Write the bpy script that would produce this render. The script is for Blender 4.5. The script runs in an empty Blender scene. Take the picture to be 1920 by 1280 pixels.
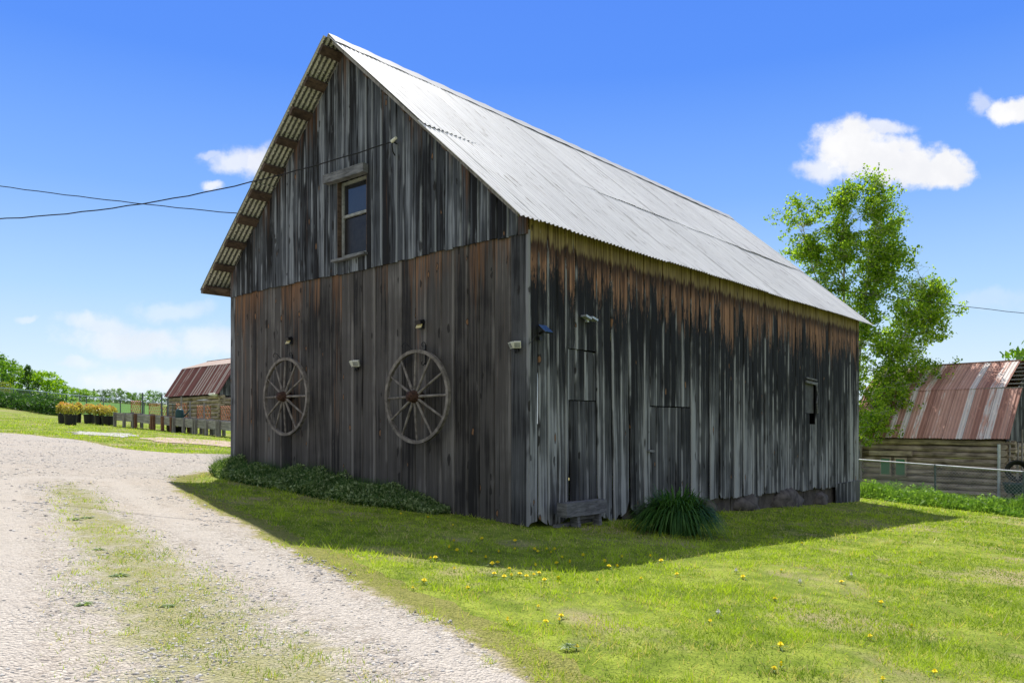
import bpy, math, random
import numpy as np
from mathutils import Vector, Matrix
random.seed(7); RNG = np.random.default_rng(11)
R = math.radians
sc = bpy.context.scene
COL = sc.collection
# ------------------------------------------------------------------ camera model (metres)
F, HX, HY, CZ = 1400.0, 960.0, 795.0, 1.29

def gz(x, y):
    x = np.asarray(x, float); y = np.asarray(y, float)
    xs = np.where(x > 25, 25 + 25*np.tanh((x-25)/25), x)
    xs = np.where(xs < -110, -110 - 40*np.tanh((-xs-110)/40), xs)
    ys = np.where(y > 120, 120 + 40*np.tanh((y-120)/40), y)
    z = -.0679*xs - .0074*ys + .025*np.clip(-x-30, 0, 40)
    z = z + .012*np.sin(x*1.3+.5*y)*np.sin(y*.9-.3*x) + .006*np.sin(2.9*x-1.1*y+1)
    return z
def gzf(x, y): return float(gz(x, y))
def P(px, py, d): return Vector((d*(px-HX)/F, d, CZ+d*(HY-py)/F))
def G(px, py):
    lo, hi = 1.0, 1.0
    kx, kz = (px-HX)/F, (HY-py)/F
    d = 1.0
    while d < 400:
        if CZ+kz*d < gzf(kx*d, d): break
        d += .25
    lo, hi = d-.25, d
    for _ in range(20):
        m = (lo+hi)/2
        if CZ+kz*m < gzf(kx*m, m): hi = m
        else: lo = m
    return Vector((kx*hi, hi, gzf(kx*hi, hi)))

# ------------------------------------------------------------------ node helpers
def new_mat(name):
    m = bpy.data.materials.new(name); m.use_nodes = True
    nt = m.node_tree; nt.nodes.clear()
    out = nt.nodes.new('ShaderNodeOutputMaterial')
    return m, nt, out
def N(nt, typ, ins=None, **props):
    n = nt.nodes.new(typ)
    for k, v in props.items(): setattr(n, k, v)
    for k, v in (ins or {}).items():
        s = n.inputs[k]
        if isinstance(v, bpy.types.NodeSocket): nt.links.new(v, s)
        else: s.default_value = v
    return n
def c4(c): return (c[0], c[1], c[2], 1.0) if len(c) == 3 else c
def mixc(nt, f, a, b, mode='MIX'):
    n = nt.nodes.new('ShaderNodeMix'); n.data_type = 'RGBA'; n.blend_type = mode
    for i, v in ((0, f), (6, a), (7, b)):
        if isinstance(v, bpy.types.NodeSocket): nt.links.new(v, n.inputs[i])
        else: n.inputs[i].default_value = v if i == 0 else c4(v)
    return n.outputs[2]
def M(nt, op, a, b=None, c=None, clamp=False):
    n = nt.nodes.new('ShaderNodeMath'); n.operation = op; n.use_clamp = clamp
    for i, v in enumerate((a, b, c)):
        if v is None: continue
        if isinstance(v, bpy.types.NodeSocket): nt.links.new(v, n.inputs[i])
        else: n.inputs[i].default_value = v
    return n.outputs[0]
def sstep(nt, v, e0, e1):
    n = nt.nodes.new('ShaderNodeMapRange'); n.interpolation_type = 'SMOOTHSTEP'
    for i, q in enumerate((v, e0, e1)):
        if isinstance(q, bpy.types.NodeSocket): nt.links.new(q, n.inputs[i])
        else: n.inputs[i].default_value = q
    return n.outputs[0]
def noise(nt, vec, scale=1, detail=4, rough=.55, dist=0, out=0):
    n = N(nt, 'ShaderNodeTexNoise', {'Scale': scale, 'Detail': detail, 'Roughness': rough, 'Distortion': dist})
    if vec is not None: nt.links.new(vec, n.inputs['Vector'])
    return n.outputs[out]
def vmul(nt, v, s):
    n = nt.nodes.new('ShaderNodeVectorMath'); n.operation = 'MULTIPLY'
    nt.links.new(v, n.inputs[0]); n.inputs[1].default_value = s
    return n.outputs[0]
def attr(nt, name): return N(nt, 'ShaderNodeAttribute', attribute_name=name)
def sepx(nt, v):
    n = nt.nodes.new('ShaderNodeSeparateXYZ'); nt.links.new(v, n.inputs[0]); return n.outputs
def comb(nt, x, y, z):
    n = nt.nodes.new('ShaderNodeCombineXYZ')
    for i, v in enumerate((x, y, z)):
        if isinstance(v, bpy.types.NodeSocket): nt.links.new(v, n.inputs[i])
        else: n.inputs[i].default_value = v
    return n.outputs[0]
def objco(nt): return nt.nodes.new('ShaderNodeTexCoord').outputs['Object']
def pos(nt): return nt.nodes.new('ShaderNodeNewGeometry').outputs['Position']
def bump(nt, h, dist=.01, strength=.6):
    return N(nt, 'ShaderNodeBump', {'Height': h, 'Distance': dist, 'Strength': strength}).outputs[0]
def princ(nt, out, col, rough=.8, metal=0., spec=.3, normal=None):
    p = N(nt, 'ShaderNodeBsdfPrincipled', {'Base Color': c4(col) if not isinstance(col, bpy.types.NodeSocket) else col,
          'Roughness': rough, 'Metallic': metal, 'Specular IOR Level': spec})
    if normal is not None: nt.links.new(normal, p.inputs['Normal'])
    nt.links.new(p.outputs[0], out.inputs[0]); return p
def simple(name, col, rough=.7, metal=0., var=.25, scale=8., spec=.3):
    m, nt, out = new_mat(name)
    n = noise(nt, objco(nt), scale, 5, .6)
    d = tuple(c*(1-var) for c in col); l = tuple(min(1, c*(1+var)) for c in col)
    c = mixc(nt, sstep(nt, n, .3, .7), d, l)
    princ(nt, out, c, rough, metal, spec, bump(nt, n, .004, .4)); return m
def leafmat(name, c1, c2, c3=None, trans=.45, rough=.5):
    m, nt, out = new_mat(name)
    g = attr(nt, 'gv').outputs['Fac']
    col = mixc(nt, sstep(nt, g, .05, .95), c1, c2)
    if c3: col = mixc(nt, sstep(nt, g, .86, .93), col, c3)
    d = N(nt, 'ShaderNodeBsdfPrincipled', {'Base Color': col, 'Roughness': rough, 'Specular IOR Level': .25})
    tc = mixc(nt, 1.0, col, (1.25, 1.3, .5), 'MULTIPLY')
    t = N(nt, 'ShaderNodeBsdfTranslucent', {'Color': tc})
    mx = N(nt, 'ShaderNodeMixShader', {0: trans}); nt.links.new(d.outputs[0], mx.inputs[1]); nt.links.new(t.outputs[0], mx.inputs[2])
    nt.links.new(mx.outputs[0], out.inputs[0]); return m

# ------------------------------------------------------------------ mesh helpers
def finish(o, label=None, cat=None, group=None, kind=None):
    if label: o['label'] = label
    if cat: o['category'] = cat
    if group: o['group'] = group
    if kind: o['kind'] = kind
    return o
def thing(name, label, cat, loc=(0, 0, 0), rotz=0, group=None):
    o = bpy.data.objects.new(name, None); COL.objects.link(o)
    o.location = loc; o.rotation_euler = (0, 0, rotz); o.empty_display_size = .2
    return finish(o, label, cat, group)
class MB:
    """collects shapes, then links them as one mesh object"""
    def __init__(s): s.v = []; s.f = []; s.mi = []; s.at = {}; s.cur = 0
    def add(s, vs, fs, **at):
        b = len(s.v); s.v.extend([tuple(v) for v in vs]); s.f.extend([tuple(i+b for i in f) for f in fs]); s.mi.extend([s.cur]*len(fs))
        for k, a in at.items(): s.at.setdefault(k, {})[b] = a
        return b
    def box(s, c, size, rot=None, taper=1.0):
        hx, hy, hz = size[0]/2, size[1]/2, size[2]/2
        vs = []
        for z in (-1, 1):
            t = taper if z > 0 else 1
            for x, y in ((-1, -1), (1, -1), (1, 1), (-1, 1)):
                v = Vector((x*hx*t, y*hy*t, z*hz))
                if rot: v = rot @ v
                vs.append(v+Vector(c))
        s.add(vs, [(3, 2, 1, 0), (4, 5, 6, 7), (0, 1, 5, 4), (1, 2, 6, 5), (2, 3, 7, 6), (3, 0, 4, 7)])
    def beam(s, p, q, w, h, up=(0, 0, 1), jit=0.):
        p, q = Vector(p), Vector(q); d = (q-p); L = d.length; d.normalize()
        sd = d.cross(Vector(up))
        if sd.length < 1e-4: sd = d.cross(Vector((1, 0, 0)))
        sd.normalize(); u = sd.cross(d)
        n = 2 if jit == 0 else max(3, int(L/.25)+1)
        vs, fs = [], []
        for i in range(n):
            c = p + d*(L*i/(n-1)) + (sd*random.uniform(-jit, jit) + u*random.uniform(-jit, jit) if jit else Vector())
            for a, b in ((-1, -1), (1, -1), (1, 1), (-1, 1)): vs.append(c + sd*(a*w/2) + u*(b*h/2))
        for i in range(n-1):
            for k in range(4): fs.append((4*i+k, 4*i+(k+1) % 4, 4*i+4+(k+1) % 4, 4*i+4+k))
        fs += [(3, 2, 1, 0), tuple(4*(n-1)+k for k in range(4))]
        s.add(vs, fs)
    def tube(s, path, r, n=8, caps=True):
        path = [Vector(p) for p in path]; rs = r if hasattr(r, '__len__') else [r]*len(path)
        vs, fs = [], []; prev = None
        for i, p in enumerate(path):
            d = (path[min(i+1, len(path)-1)]-path[max(i-1, 0)]).normalized()
            if prev is None:
                sd = d.cross(Vector((0, 0, 1)))
                if sd.length < 1e-3: sd = d.cross(Vector((0, 1, 0)))
            else: sd = prev - d*prev.dot(d)
            sd.normalize(); prev = sd; u = d.cross(sd)
            for k in range(n):
                a = 2*math.pi*k/n; vs.append(p + (sd*math.cos(a)+u*math.sin(a))*rs[i])
        for i in range(len(path)-1):
            for k in range(n): fs.append((i*n+k, i*n+(k+1) % n, (i+1)*n+(k+1) % n, (i+1)*n+k))
        if caps: fs += [tuple(range(n-1, -1, -1)), tuple((len(path)-1)*n+k for k in range(n))]
        s.add(vs, fs)
    def lathe(s, prof, c=(0, 0, 0), n=20, axis='Z'):
        vs, fs = [], []
        for r, h in prof:
            for k in range(n):
                a = 2*math.pi*k/n; x, y = r*math.cos(a), r*math.sin(a)
                v = (x, y, h) if axis == 'Z' else (x, h, y)
                vs.append((v[0]+c[0], v[1]+c[1], v[2]+c[2]))
        for i in range(len(prof)-1):
            for k in range(n):
                q = (i*n+k, i*n+(k+1) % n, (i+1)*n+(k+1) % n, (i+1)*n+k)
                fs.append(q if axis == 'Z' else q[::-1])
        s.add(vs, fs)
    def rock(s, c, size, seed, n=3, rough=.18):
        rr = random.Random(seed); vs, fs = [], []
        nu, nv = 12, 8
        ph = [(rr.uniform(1, 3), rr.uniform(0, 6), rr.uniform(0, 6)) for _ in range(6)]
        for i in range(nv+1):
            t = math.pi*i/nv
            for k in range(nu):
                a = 2*math.pi*k/nu
                d = Vector((math.sin(t)*math.cos(a), math.sin(t)*math.sin(a), math.cos(t)))
                f = 1+rough*sum(math.sin(w*(d.x*math.cos(p1)+d.y*math.sin(p1)+d.z*1.3)*2+p2) for w, p1, p2 in ph)/2.4
                vs.append((c[0]+d.x*size[0]*f, c[1]+d.y*size[1]*f, c[2]+d.z*size[2]*f))
        for i in range(nv):
            for k in range(nu): fs.append((i*nu+k, (i+1)*nu+k, (i+1)*nu+(k+1) % nu, i*nu+(k+1) % nu))
        s.add(vs, fs)
    def build(s, name, mats, parent=None, origin=None, smooth=False):
        me = bpy.data.meshes.new(name)
        V = s.v
        if origin is not None: V = [(v[0]-origin[0], v[1]-origin[1], v[2]-origin[2]) for v in V]
        me.from_pydata(V, [], s.f); me.validate(clean_customdata=False)
        for m in (mats if isinstance(mats, (list, tuple)) else [mats]): me.materials.append(m)
        if any(s.mi) and len(me.polygons) == len(s.mi): me.polygons.foreach_set('material_index', s.mi)
        for k, blocks in s.at.items():
            first = next(iter(blocks.values()))[0]
            vec = hasattr(first, '__len__')
            A = me.attributes.new(k, 'FLOAT_VECTOR' if vec else 'FLOAT', 'POINT')
            arr = np.zeros((len(V), 3) if vec else len(V), np.float32)
            for b, a in blocks.items(): arr[b:b+len(a)] = a
            A.data.foreach_set('vector' if vec else 'value', arr.ravel())
        if smooth: me.polygons.foreach_set('use_smooth', [True]*len(me.polygons))
        me.update()
        o = bpy.data.objects.new(name, me); COL.objects.link(o)
        if parent is not None: o.parent = parent
        return o
def npmesh(name, V, Fc, mat, attrs=None, parent=None, smooth=False, link=True):
    V = np.ascontiguousarray(V, np.float32); Fc = np.ascontiguousarray(Fc, np.int32)
    me = bpy.data.meshes.new(name); k = Fc.shape[1]
    me.vertices.add(len(V)); me.vertices.foreach_set('co', V.ravel())
    me.loops.add(Fc.size); me.loops.foreach_set('vertex_index', Fc.ravel())
    me.polygons.add(len(Fc)); me.polygons.foreach_set('loop_start', np.arange(0, Fc.size, k, dtype=np.int32))
    if smooth: me.polygons.foreach_set('use_smooth', np.ones(len(Fc), bool))
    for n, a in (attrs or {}).items():
        A = me.attributes.new(n, 'FLOAT', 'POINT'); A.data.foreach_set('value', np.ascontiguousarray(a, np.float32))
    me.update(calc_edges=True); me.materials.append(mat)
    o = bpy.data.objects.new(name, me)
    if link: COL.objects.link(o)
    if parent is not None: o.parent = parent
    return o
def dup(root, loc, rotz=None, scale=None, label=None, group=None):
    r = root.copy(); COL.objects.link(r); r.location = loc
    if rotz is not None: r.rotation_euler = (0, 0, rotz)
    if scale is not None: r.scale = scale
    if label: r['label'] = label
    if group: r['group'] = group
    for ch in list(root.children):
        c = ch.copy(); COL.objects.link(c); c.parent = r
        for g in list(ch.children):
            d = g.copy(); COL.objects.link(d); d.parent = c
    return r
def leaf_quads(C, size, aspect=.7, up_bias=0., jitter=.4):
    """a rhombus leaf at each centre, turned at random"""
    n = len(C); a = RNG.normal(size=(n, 3)); a[:, 2] *= (1-up_bias); a /= np.linalg.norm(a, axis=1)[:, None]
    b = np.cross(a, RNG.normal(size=(n, 3))); b /= np.linalg.norm(b, axis=1)[:, None]
    s = size*(1+jitter*(RNG.random((n, 1))*2-1))
    V = np.stack([C-a*s, C+b*s*aspect, C+a*s, C-b*s*aspect], 1).reshape(-1, 3)
    Fc = np.arange(4*n).reshape(n, 4); gv = np.repeat(RNG.random(n), 4)
    return V, Fc, gv
def inpoly(X, Y, poly):
    poly = [(p[0], p[1]) for p in poly]; c = np.zeros(X.shape, bool); j = len(poly)-1
    for i in range(len(poly)):
        xi, yi = poly[i]; xj, yj = poly[j]
        t = ((yi > Y) != (yj > Y)) & (X < (xj-xi)*(Y-yi)/(yj-yi+1e-12)+xi)
        c ^= t; j = i
    return c
def vnoise(X, Y, s, seed=0):
    """smooth value noise for scattering"""
    r = np.random.default_rng(seed); T = r.random((64, 64))
    x, y = X/s, Y/s; xi, yi = np.floor(x).astype(int), np.floor(y).astype(int)
    fx, fy = x-xi, y-yi; fx = fx*fx*(3-2*fx); fy = fy*fy*(3-2*fy)
    g = lambda i, j: T[i % 64, j % 64]
    return (g(xi, yi)*(1-fx)+g(xi+1, yi)*fx)*(1-fy)+(g(xi, yi+1)*(1-fx)+g(xi+1, yi+1)*fx)*fy

# ------------------------------------------------------------------ camera, sun, sky
cam = bpy.data.cameras.new('camera'); co = bpy.data.objects.new('camera', cam); COL.objects.link(co)
co.location = (0, 0, CZ); co.rotation_euler = (R(90), 0, 0)
cam.sensor_width = 36; cam.lens = 36*F/1920; cam.shift_y = (HY-640)/1920; cam.clip_end = 3000; cam.clip_start = .05
sc.camera = co
SUN = Vector((-.125, .66, 1.0)).normalized()
EL = math.asin(SUN.z); AZ = math.atan2(SUN.x, SUN.y)
sl = bpy.data.lights.new('sun', 'SUN'); sl.energy = 4.9; sl.angle = R(.5); sl.color = (1, .955, .88)
so = bpy.data.objects.new('sun', sl); COL.objects.link(so); so.rotation_euler = (-SUN).to_track_quat('-Z', 'Y').to_euler()
w = bpy.data.worlds.new('World'); sc.world = w; w.use_nodes = True
nt = w.node_tree; nt.nodes.clear()
wo = nt.nodes.new('ShaderNodeOutputWorld'); bg = nt.nodes.new('ShaderNodeBackground'); nt.links.new(bg.outputs[0], wo.inputs[0])
SKYS = .12; bg.inputs[1].default_value = SKYS
sky = nt.nodes.new('ShaderNodeTexSky'); sky.sky_type = 'NISHITA'; sky.sun_disc = False
sky.sun_elevation = EL; sky.sun_rotation = AZ; sky.air_density = 1.0; sky.dust_density = .4; sky.ozone_density = 2.0
d3 = nt.nodes.new('ShaderNodeTexCoord').outputs['Generated']; X, Y, Z = sepx(nt, d3)
el = M(nt, 'MAXIMUM', Z, 0.0)
# clear air tint: deep blue overhead, pale at the horizon
rmp = nt.nodes.new('ShaderNodeValToRGB'); nt.links.new(el, rmp.inputs[0])
stops = [(0, (.80, .90, 1.0)), (.06, (.70, .86, 1.0)), (.16, (.43, .68, 1.0)), (.28, (.21, .45, 1.0)), (.42, (.085, .28, .96)), (.56, (.065, .235, .92)), (.68, (.10, .22, .6)), (1, (.12, .17, .3))]
er = rmp.color_ramp.elements
while len(er) < len(stops): er.new(.5)
for e, (p_, c_) in zip(er, stops): e.position = p_; e.color = c4(c_)
K_ = .76/SKYS
tint = mixc(nt, 1.0, rmp.outputs[0], (K_, K_, K_), 'MULTIPLY')
skyc = mixc(nt, .92, sky.outputs[0], tint)
# clouds by direction (far away in the sky)
ysafe = M(nt, 'MAXIMUM', Y, .05)
U = M(nt, 'DIVIDE', X, ysafe); W = M(nt, 'DIVIDE', Z, ysafe)
wv = comb(nt, U, W, 0.0)
n1 = N(nt, 'ShaderNodeTexNoise', {'Scale': 11., 'Detail': 7., 'Roughness': .58}); nt.links.new(wv, n1.inputs[0])
n2 = N(nt, 'ShaderNodeTexNoise', {'Scale': 38., 'Detail': 5., 'Roughness': .6}); nt.links.new(wv, n2.inputs[0])
dis = nt.nodes.new('ShaderNodeVectorMath'); dis.operation = 'MULTIPLY_ADD'
nt.links.new(n1.outputs['Color'], dis.inputs[0]); dis.inputs[1].default_value = (.075, .06, 0); nt.links.new(wv, dis.inputs[2])
dx, dy, _ = sepx(nt, dis.outputs[0])
CL = [ # px, py, rx, ry, density, softness
 (1590, 272, 78, 52, 1, .75), (1660, 240, 62, 17, .8, .9), (1690, 312, 95, 42, 1, .7), (1760, 326, 60, 34, 1, .6), (1555, 318, 75, 22, .8, .9), (1640, 300, 110, 52, 1, .7),
 (1905, 200, 60, 32, 1, .7), (1840, 192, 24, 26, .55, 1.),
 (455, 292, 72, 22, .75, 1.), (495, 300, 45, 34, .85, .9), (410, 336, 30, 12, .8, .9), (400, 283, 30, 10, .5, 1.),
 (190, 612, 75, 22, .55, 1.), (250, 640, 130, 36, .65, 1.), (400, 640, 90, 30, .6, 1.), (330, 580, 80, 22, .35, 1.), (60, 606, 25, 10, .4, 1.), (150, 690, 50, 12, .4, 1.), (270, 712, 130, 26, .6, 1.),
 (560, 655, 150, 40, .5, 1.), (1850, 560, 90, 20, .2, 1.)]
den = None
for px, py, rx, ry, de, so_ in CL:
    du = M(nt, 'MULTIPLY', M(nt, 'SUBTRACT', dx, (px-HX)/F+.037), F/rx)
    dw = M(nt, 'MULTIPLY', M(nt, 'SUBTRACT', dy, (HY-py)/F+.03), F/ry)
    r2 = M(nt, 'ADD', M(nt, 'MULTIPLY', du, du), M(nt, 'MULTIPLY', dw, dw))
    v = M(nt, 'SUBTRACT', 1.0, M(nt, 'SQRT', r2))
    v = M(nt, 'ADD', v, M(nt, 'MULTIPLY', M(nt, 'SUBTRACT', n2.outputs[0], .5), 1.05))
    v = M(nt, 'MULTIPLY', sstep(nt, v, -.18, -.18+.85*so_), de)
    den = v if den is None else M(nt, 'MAXIMUM', den, v)
den = M(nt, 'MULTIPLY', den, sstep(nt, Y, .1, .3))
cc = mixc(nt, sstep(nt, n1.outputs[0], .35, .65), (.88*K_, .89*K_, .93*K_), (1.0*K_, 1.0*K_, 1.01*K_))
skyc = mixc(nt, M(nt, 'MINIMUM', den, 1.0), skyc, cc)
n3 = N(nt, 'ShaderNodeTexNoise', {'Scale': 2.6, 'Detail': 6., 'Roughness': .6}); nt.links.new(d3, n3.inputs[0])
bk_fill = M(nt, 'MULTIPLY', M(nt, 'MULTIPLY', sstep(nt, Y, .12, -.30), sstep(nt, n3.outputs[0], .36, .56)), sstep(nt, Z, .0, .06))  # unseen bright cloud bank behind the camera, added to fill the shade
skyc = mixc(nt, bk_fill, skyc, (.84*K_, .85*K_, .88*K_))
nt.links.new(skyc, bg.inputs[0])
sc.view_settings.view_transform = 'Standard'; sc.view_settings.look = 'None'
sc.view_settings.exposure = 0.42; sc.view_settings.gamma = 1.0
sc.cycles.max_bounces = 6; sc.cycles.diffuse_bounces = 3; sc.cycles.glossy_bounces = 2; sc.cycles.transparent_max_bounces = 6

# ------------------------------------------------------------------ materials
def wood_mat(name, dark, mid, light, streak=.5, stain=None, warm=None, rough=.85, wg=.34, ws=.36, wb=.6, we=.8):
    """weathered boards: bw=(across,z,rand) bd=(edge,below top,rand2) bx=along the wall.
    stain='eave' adds the unweathered brown band under the eave; warm=(col, kind) adds brown patches"""
    m, nt, out = new_mat(name)
    bw = attr(nt, 'bw').outputs['Vector']; bd = attr(nt, 'bd').outputs['Vector']; bx = attr(nt, 'bx').outputs['Fac']
    e, top, r2 = sepx(nt, bd); ax, z, r1 = sepx(nt, bw)
    grain = noise(nt, vmul(nt, bw, (40, .8, 1)), 1, 6, .65, .25)
    fine = noise(nt, vmul(nt, bw, (240, 6, 1)), 1, 3, .6)
    streakn = noise(nt, vmul(nt, bw, (14, .38, 1)), 1, 4, .6, .4)
    big = noise(nt, comb(nt, bx, z, 0.0), .8, 4, .6)
    ae = M(nt, 'ABSOLUTE', e)
    gN = sstep(nt, grain, .30, .70); sN = sstep(nt, streakn, .34, .66); bN = sstep(nt, big, .3, .7)
    v = M(nt, 'ADD', M(nt, 'MULTIPLY', gN, wg), M(nt, 'MULTIPLY', sN, ws))
    un_ = sstep(nt, noise(nt, comb(nt, 0.0, M(nt, 'MULTIPLY', z, .55), M(nt, 'MULTIPLY', r1, 3.1)), 1, 3, .55), .33, .67)
    v = M(nt, 'ADD', v, M(nt, 'MULTIPLY', M(nt, 'SUBTRACT', un_, .5), wb*.6))
    v = M(nt, 'ADD', v, (1-wg-ws)*.5-.04)
    v = M(nt, 'ADD', v, M(nt, 'MULTIPLY', M(nt, 'SUBTRACT', r2, .5), wb))
    v = M(nt, 'ADD', v, M(nt, 'MULTIPLY', M(nt, 'SUBTRACT', bN, .5), .24))
    en = sstep(nt, noise(nt, vmul(nt, bw, (3, .9, 1)), 1, 3), .40, .58)
    v = M(nt, 'ADD', v, M(nt, 'MULTIPLY', sstep(nt, M(nt, 'MULTIPLY', e, -1.), .60, .80), M(nt, 'MULTIPLY', en, we)))
    v = M(nt, 'ADD', v, -.06-streak*.06)
    if stain == 'eave':      # bottoms bleached grey, black half way up
        v = M(nt, 'ADD', v, M(nt, 'MULTIPLY', sstep(nt, top, 1.5, 3.5), .24))
        v = M(nt, 'SUBTRACT', v, M(nt, 'MULTIPLY', sstep(nt, top, 3.0, 1.6), .22))
        v = M(nt, 'SUBTRACT', v, M(nt, 'MULTIPLY', M(nt, 'MULTIPLY', sstep(nt, bx, 4.0, 7.5), sstep(nt, top, 3.9, 2.4)), .20))
        v = M(nt, 'ADD', v, M(nt, 'MULTIPLY', sstep(nt, bx, 2.2, .4), M(nt, 'MULTIPLY', sstep(nt, top, .9, 1.5), .30)))
    col = mixc(nt, sstep(nt, v, .08, .46), dark, mid)
    col = mixc(nt, sstep(nt, v, .50, .98), col, light)
    col = mixc(nt, M(nt, 'MULTIPLY', fine, .3), col, (.02, .02, .022))
    if warm:
        wn = noise(nt, vmul(nt, bw, (16, .5, 1)), 1, 5, .65, .3)
        wsel = M(nt, 'ADD', M(nt, 'MULTIPLY', wn, .9), M(nt, 'MULTIPLY', M(nt, 'FRACT', M(nt, 'MULTIPLY', r2, 7.31)), .35))
        if warm[1] == 'lower':
            wsel = M(nt, 'ADD', wsel, M(nt, 'MULTIPLY', sstep(nt, bx, 5.0, 7.6), .20))
            wsel = M(nt, 'ADD', wsel, M(nt, 'MULTIPLY', sstep(nt, top, 1.0, .0), .20))
            wsel = M(nt, 'SUBTRACT', wsel, M(nt, 'MULTIPLY', sstep(nt, z, 1.5, .5), .2))
            wsel = M(nt, 'SUBTRACT', wsel, .19)
        else:
            wsel = M(nt, 'ADD', wsel, M(nt, 'MULTIPLY', sstep(nt, top, 1.0, .0), .22))
            wsel = M(nt, 'SUBTRACT', wsel, .23)
        wm = sstep(nt, wsel, .57, .86)
        wc = mixc(nt, gN, tuple(c*.35 for c in warm[0]), warm[0])
        col = mixc(nt, M(nt, 'MULTIPLY', wm, .85), col, wc)
    if stain == 'eave':
        jag = noise(nt, vmul(nt, bw, (13, .8, 1)), 1, 4, .6, .2)
        jf = noise(nt, vmul(nt, bw, (90, 16, 1)), 1, 3, .7)
        L0 = M(nt, 'ADD', .58, M(nt, 'MULTIPLY', M(nt, 'FRACT', M(nt, 'MULTIPLY', r2, 5.77)), .42))
        L0 = M(nt, 'ADD', L0, M(nt, 'MULTIPLY', M(nt, 'SUBTRACT', jag, .5), .8))
        L0 = M(nt, 'ADD', L0, M(nt, 'MULTIPLY', M(nt, 'SUBTRACT', jf, .5), .7))
        L0 = M(nt, 'ADD', L0, M(nt, 'MULTIPLY', M(nt, 'SUBTRACT', noise(nt, comb(nt, bx, 0.0, 3.0), 1.1, 3), .5), .7))
        L0 = M(nt, 'ADD', L0, M(nt, 'MULTIPLY', sstep(nt, bx, .9, 2.2), .27))
        L0 = M(nt, 'SUBTRACT', L0, M(nt, 'MULTIPLY', sstep(nt, ae, .55, 1.0), .40))
        L0 = M(nt, 'SUBTRACT', L0, M(nt, 'MULTIPLY', M(nt, 'GREATER_THAN', M(nt, 'FRACT', M(nt, 'MULTIPLY', r2, 3.37)), .84), .55))
        dg = noise(nt, vmul(nt, bw, (75, 5, 1)), 1, 3, .6)
        L0 = M(nt, 'ADD', L0, M(nt, 'MULTIPLY', M(nt, 'SUBTRACT', dg, .5), 1.5))
        # black rain line below the band
        bl = M(nt, 'MULTIPLY', sstep(nt, M(nt, 'SUBTRACT', top, L0), .0, .06), sstep(nt, M(nt, 'SUBTRACT', top, L0), 1.25, .12))
        bl = M(nt, 'MULTIPLY', bl, sstep(nt, M(nt, 'ADD', streakn, M(nt, 'MULTIPLY', ae, -.12)), .32, .48))
        col = mixc(nt, M(nt, 'MULTIPLY', bl, .93), col, (.010, .010, .012))
        tan = mixc(nt, gN, (.10, .046, .024), (.48, .26, .145))
        tan = mixc(nt, M(nt, 'MULTIPLY', M(nt, 'FRACT', M(nt, 'MULTIPLY', r2, 9.1)), .45), tan, (.085, .045, .028))
        tan = mixc(nt, M(nt, 'MULTIPLY', sstep(nt, streakn, .56, .42), .7), tan, (.035, .022, .016))
        tan = mixc(nt, sstep(nt, noise(nt, vmul(nt, bw, (20, 1.3, 1)), 1, 3), .55, .7), tan, (.10, .045, .022))
        band = sstep(nt, M(nt, 'SUBTRACT', L0, top), -.05, .16)
        col = mixc(nt, band, col, tan)
        dk = M(nt, 'ADD', top, M(nt, 'MULTIPLY', M(nt, 'SUBTRACT', jag, .5), .5))
        col = mixc(nt, M(nt, 'MULTIPLY', sstep(nt, dk, .62, .36), .85), col, (.030, .016, .010))
        lich = mixc(nt, gN, (.07, .045, .018), (.34, .265, .12))
        col = mixc(nt, M(nt, 'MULTIPLY', sstep(nt, dk, .36, .26), .9), col, lich)
    # knots
    kd = M(nt, 'MULTIPLY', M(nt, 'SUBTRACT', noise(nt, vmul(nt, bw, (18, 7, 1)), 1, 3), .5), .42)
    vo = N(nt, 'ShaderNodeTexVoronoi', {'Scale': 1.0}, voronoi_dimensions='2D')
    nt.links.new(comb(nt, M(nt, 'ADD', M(nt, 'MULTIPLY', ax, 5.5), M(nt, 'MULTIPLY', r1, 13.0)), M(nt, 'ADD', M(nt, 'MULTIPLY', z, 2.0), M(nt, 'MULTIPLY', r1, 7.7)), 0.0), vo.inputs['Vector'])
    rc, rk_, _b = sepx(nt, vo.outputs['Color']); kdist = M(nt, 'ADD', vo.outputs['Distance'], kd); ksz = M(nt, 'ADD', .045, M(nt, 'MULTIPLY', rk_, .10))
    ksel = M(nt, 'GREATER_THAN', rc, .66)
    kn = M(nt, 'MULTIPLY', sstep(nt, M(nt, 'SUBTRACT', kdist, ksz), .04, -.02), ksel)
    kc = M(nt, 'MULTIPLY', sstep(nt, M(nt, 'SUBTRACT', kdist, M(nt, 'MULTIPLY', ksz, .6)), .02, -.03), M(nt, 'GREATER_THAN', rc, .90))
    col = mixc(nt, M(nt, 'MULTIPLY', kn, .8), col, (.014, .012, .010))
    col = mixc(nt, M(nt, 'MULTIPLY', kc, .8), col, (.24, .125, .06))
    kt = M(nt, 'MULTIPLY', M(nt, 'GREATER_THAN', noise(nt, vmul(nt, bw, (9, .9, 1)), 1, 4, .7), .68), .5)
    col = mixc(nt, M(nt, 'MULTIPLY', kt, sstep(nt, fine, .4, .6)), col, light)
    # fine vertical checks
    ck = sstep(nt, noise(nt, vmul(nt, bw, (70, .8, 1)), 1, 2, .5, .6), .70, .74)
    col = mixc(nt, M(nt, 'MULTIPLY', ck, .75), col, (.008, .008, .009))
    hgt = M(nt, 'SUBTRACT', M(nt, 'MULTIPLY', grain, .7), M(nt, 'MULTIPLY', ck, .8))
    princ(nt, out, col, rough, 0, .25, bump(nt, hgt, .006, .8)); return m
M_UP = wood_mat('weathered_gable_upper', (.008, .008, .009), (.064, .071, .081), (.245, .265, .29), .52, None, ((.17, .085, .045), 'upper'), wg=.42, ws=.52, wb=.55)
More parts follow.
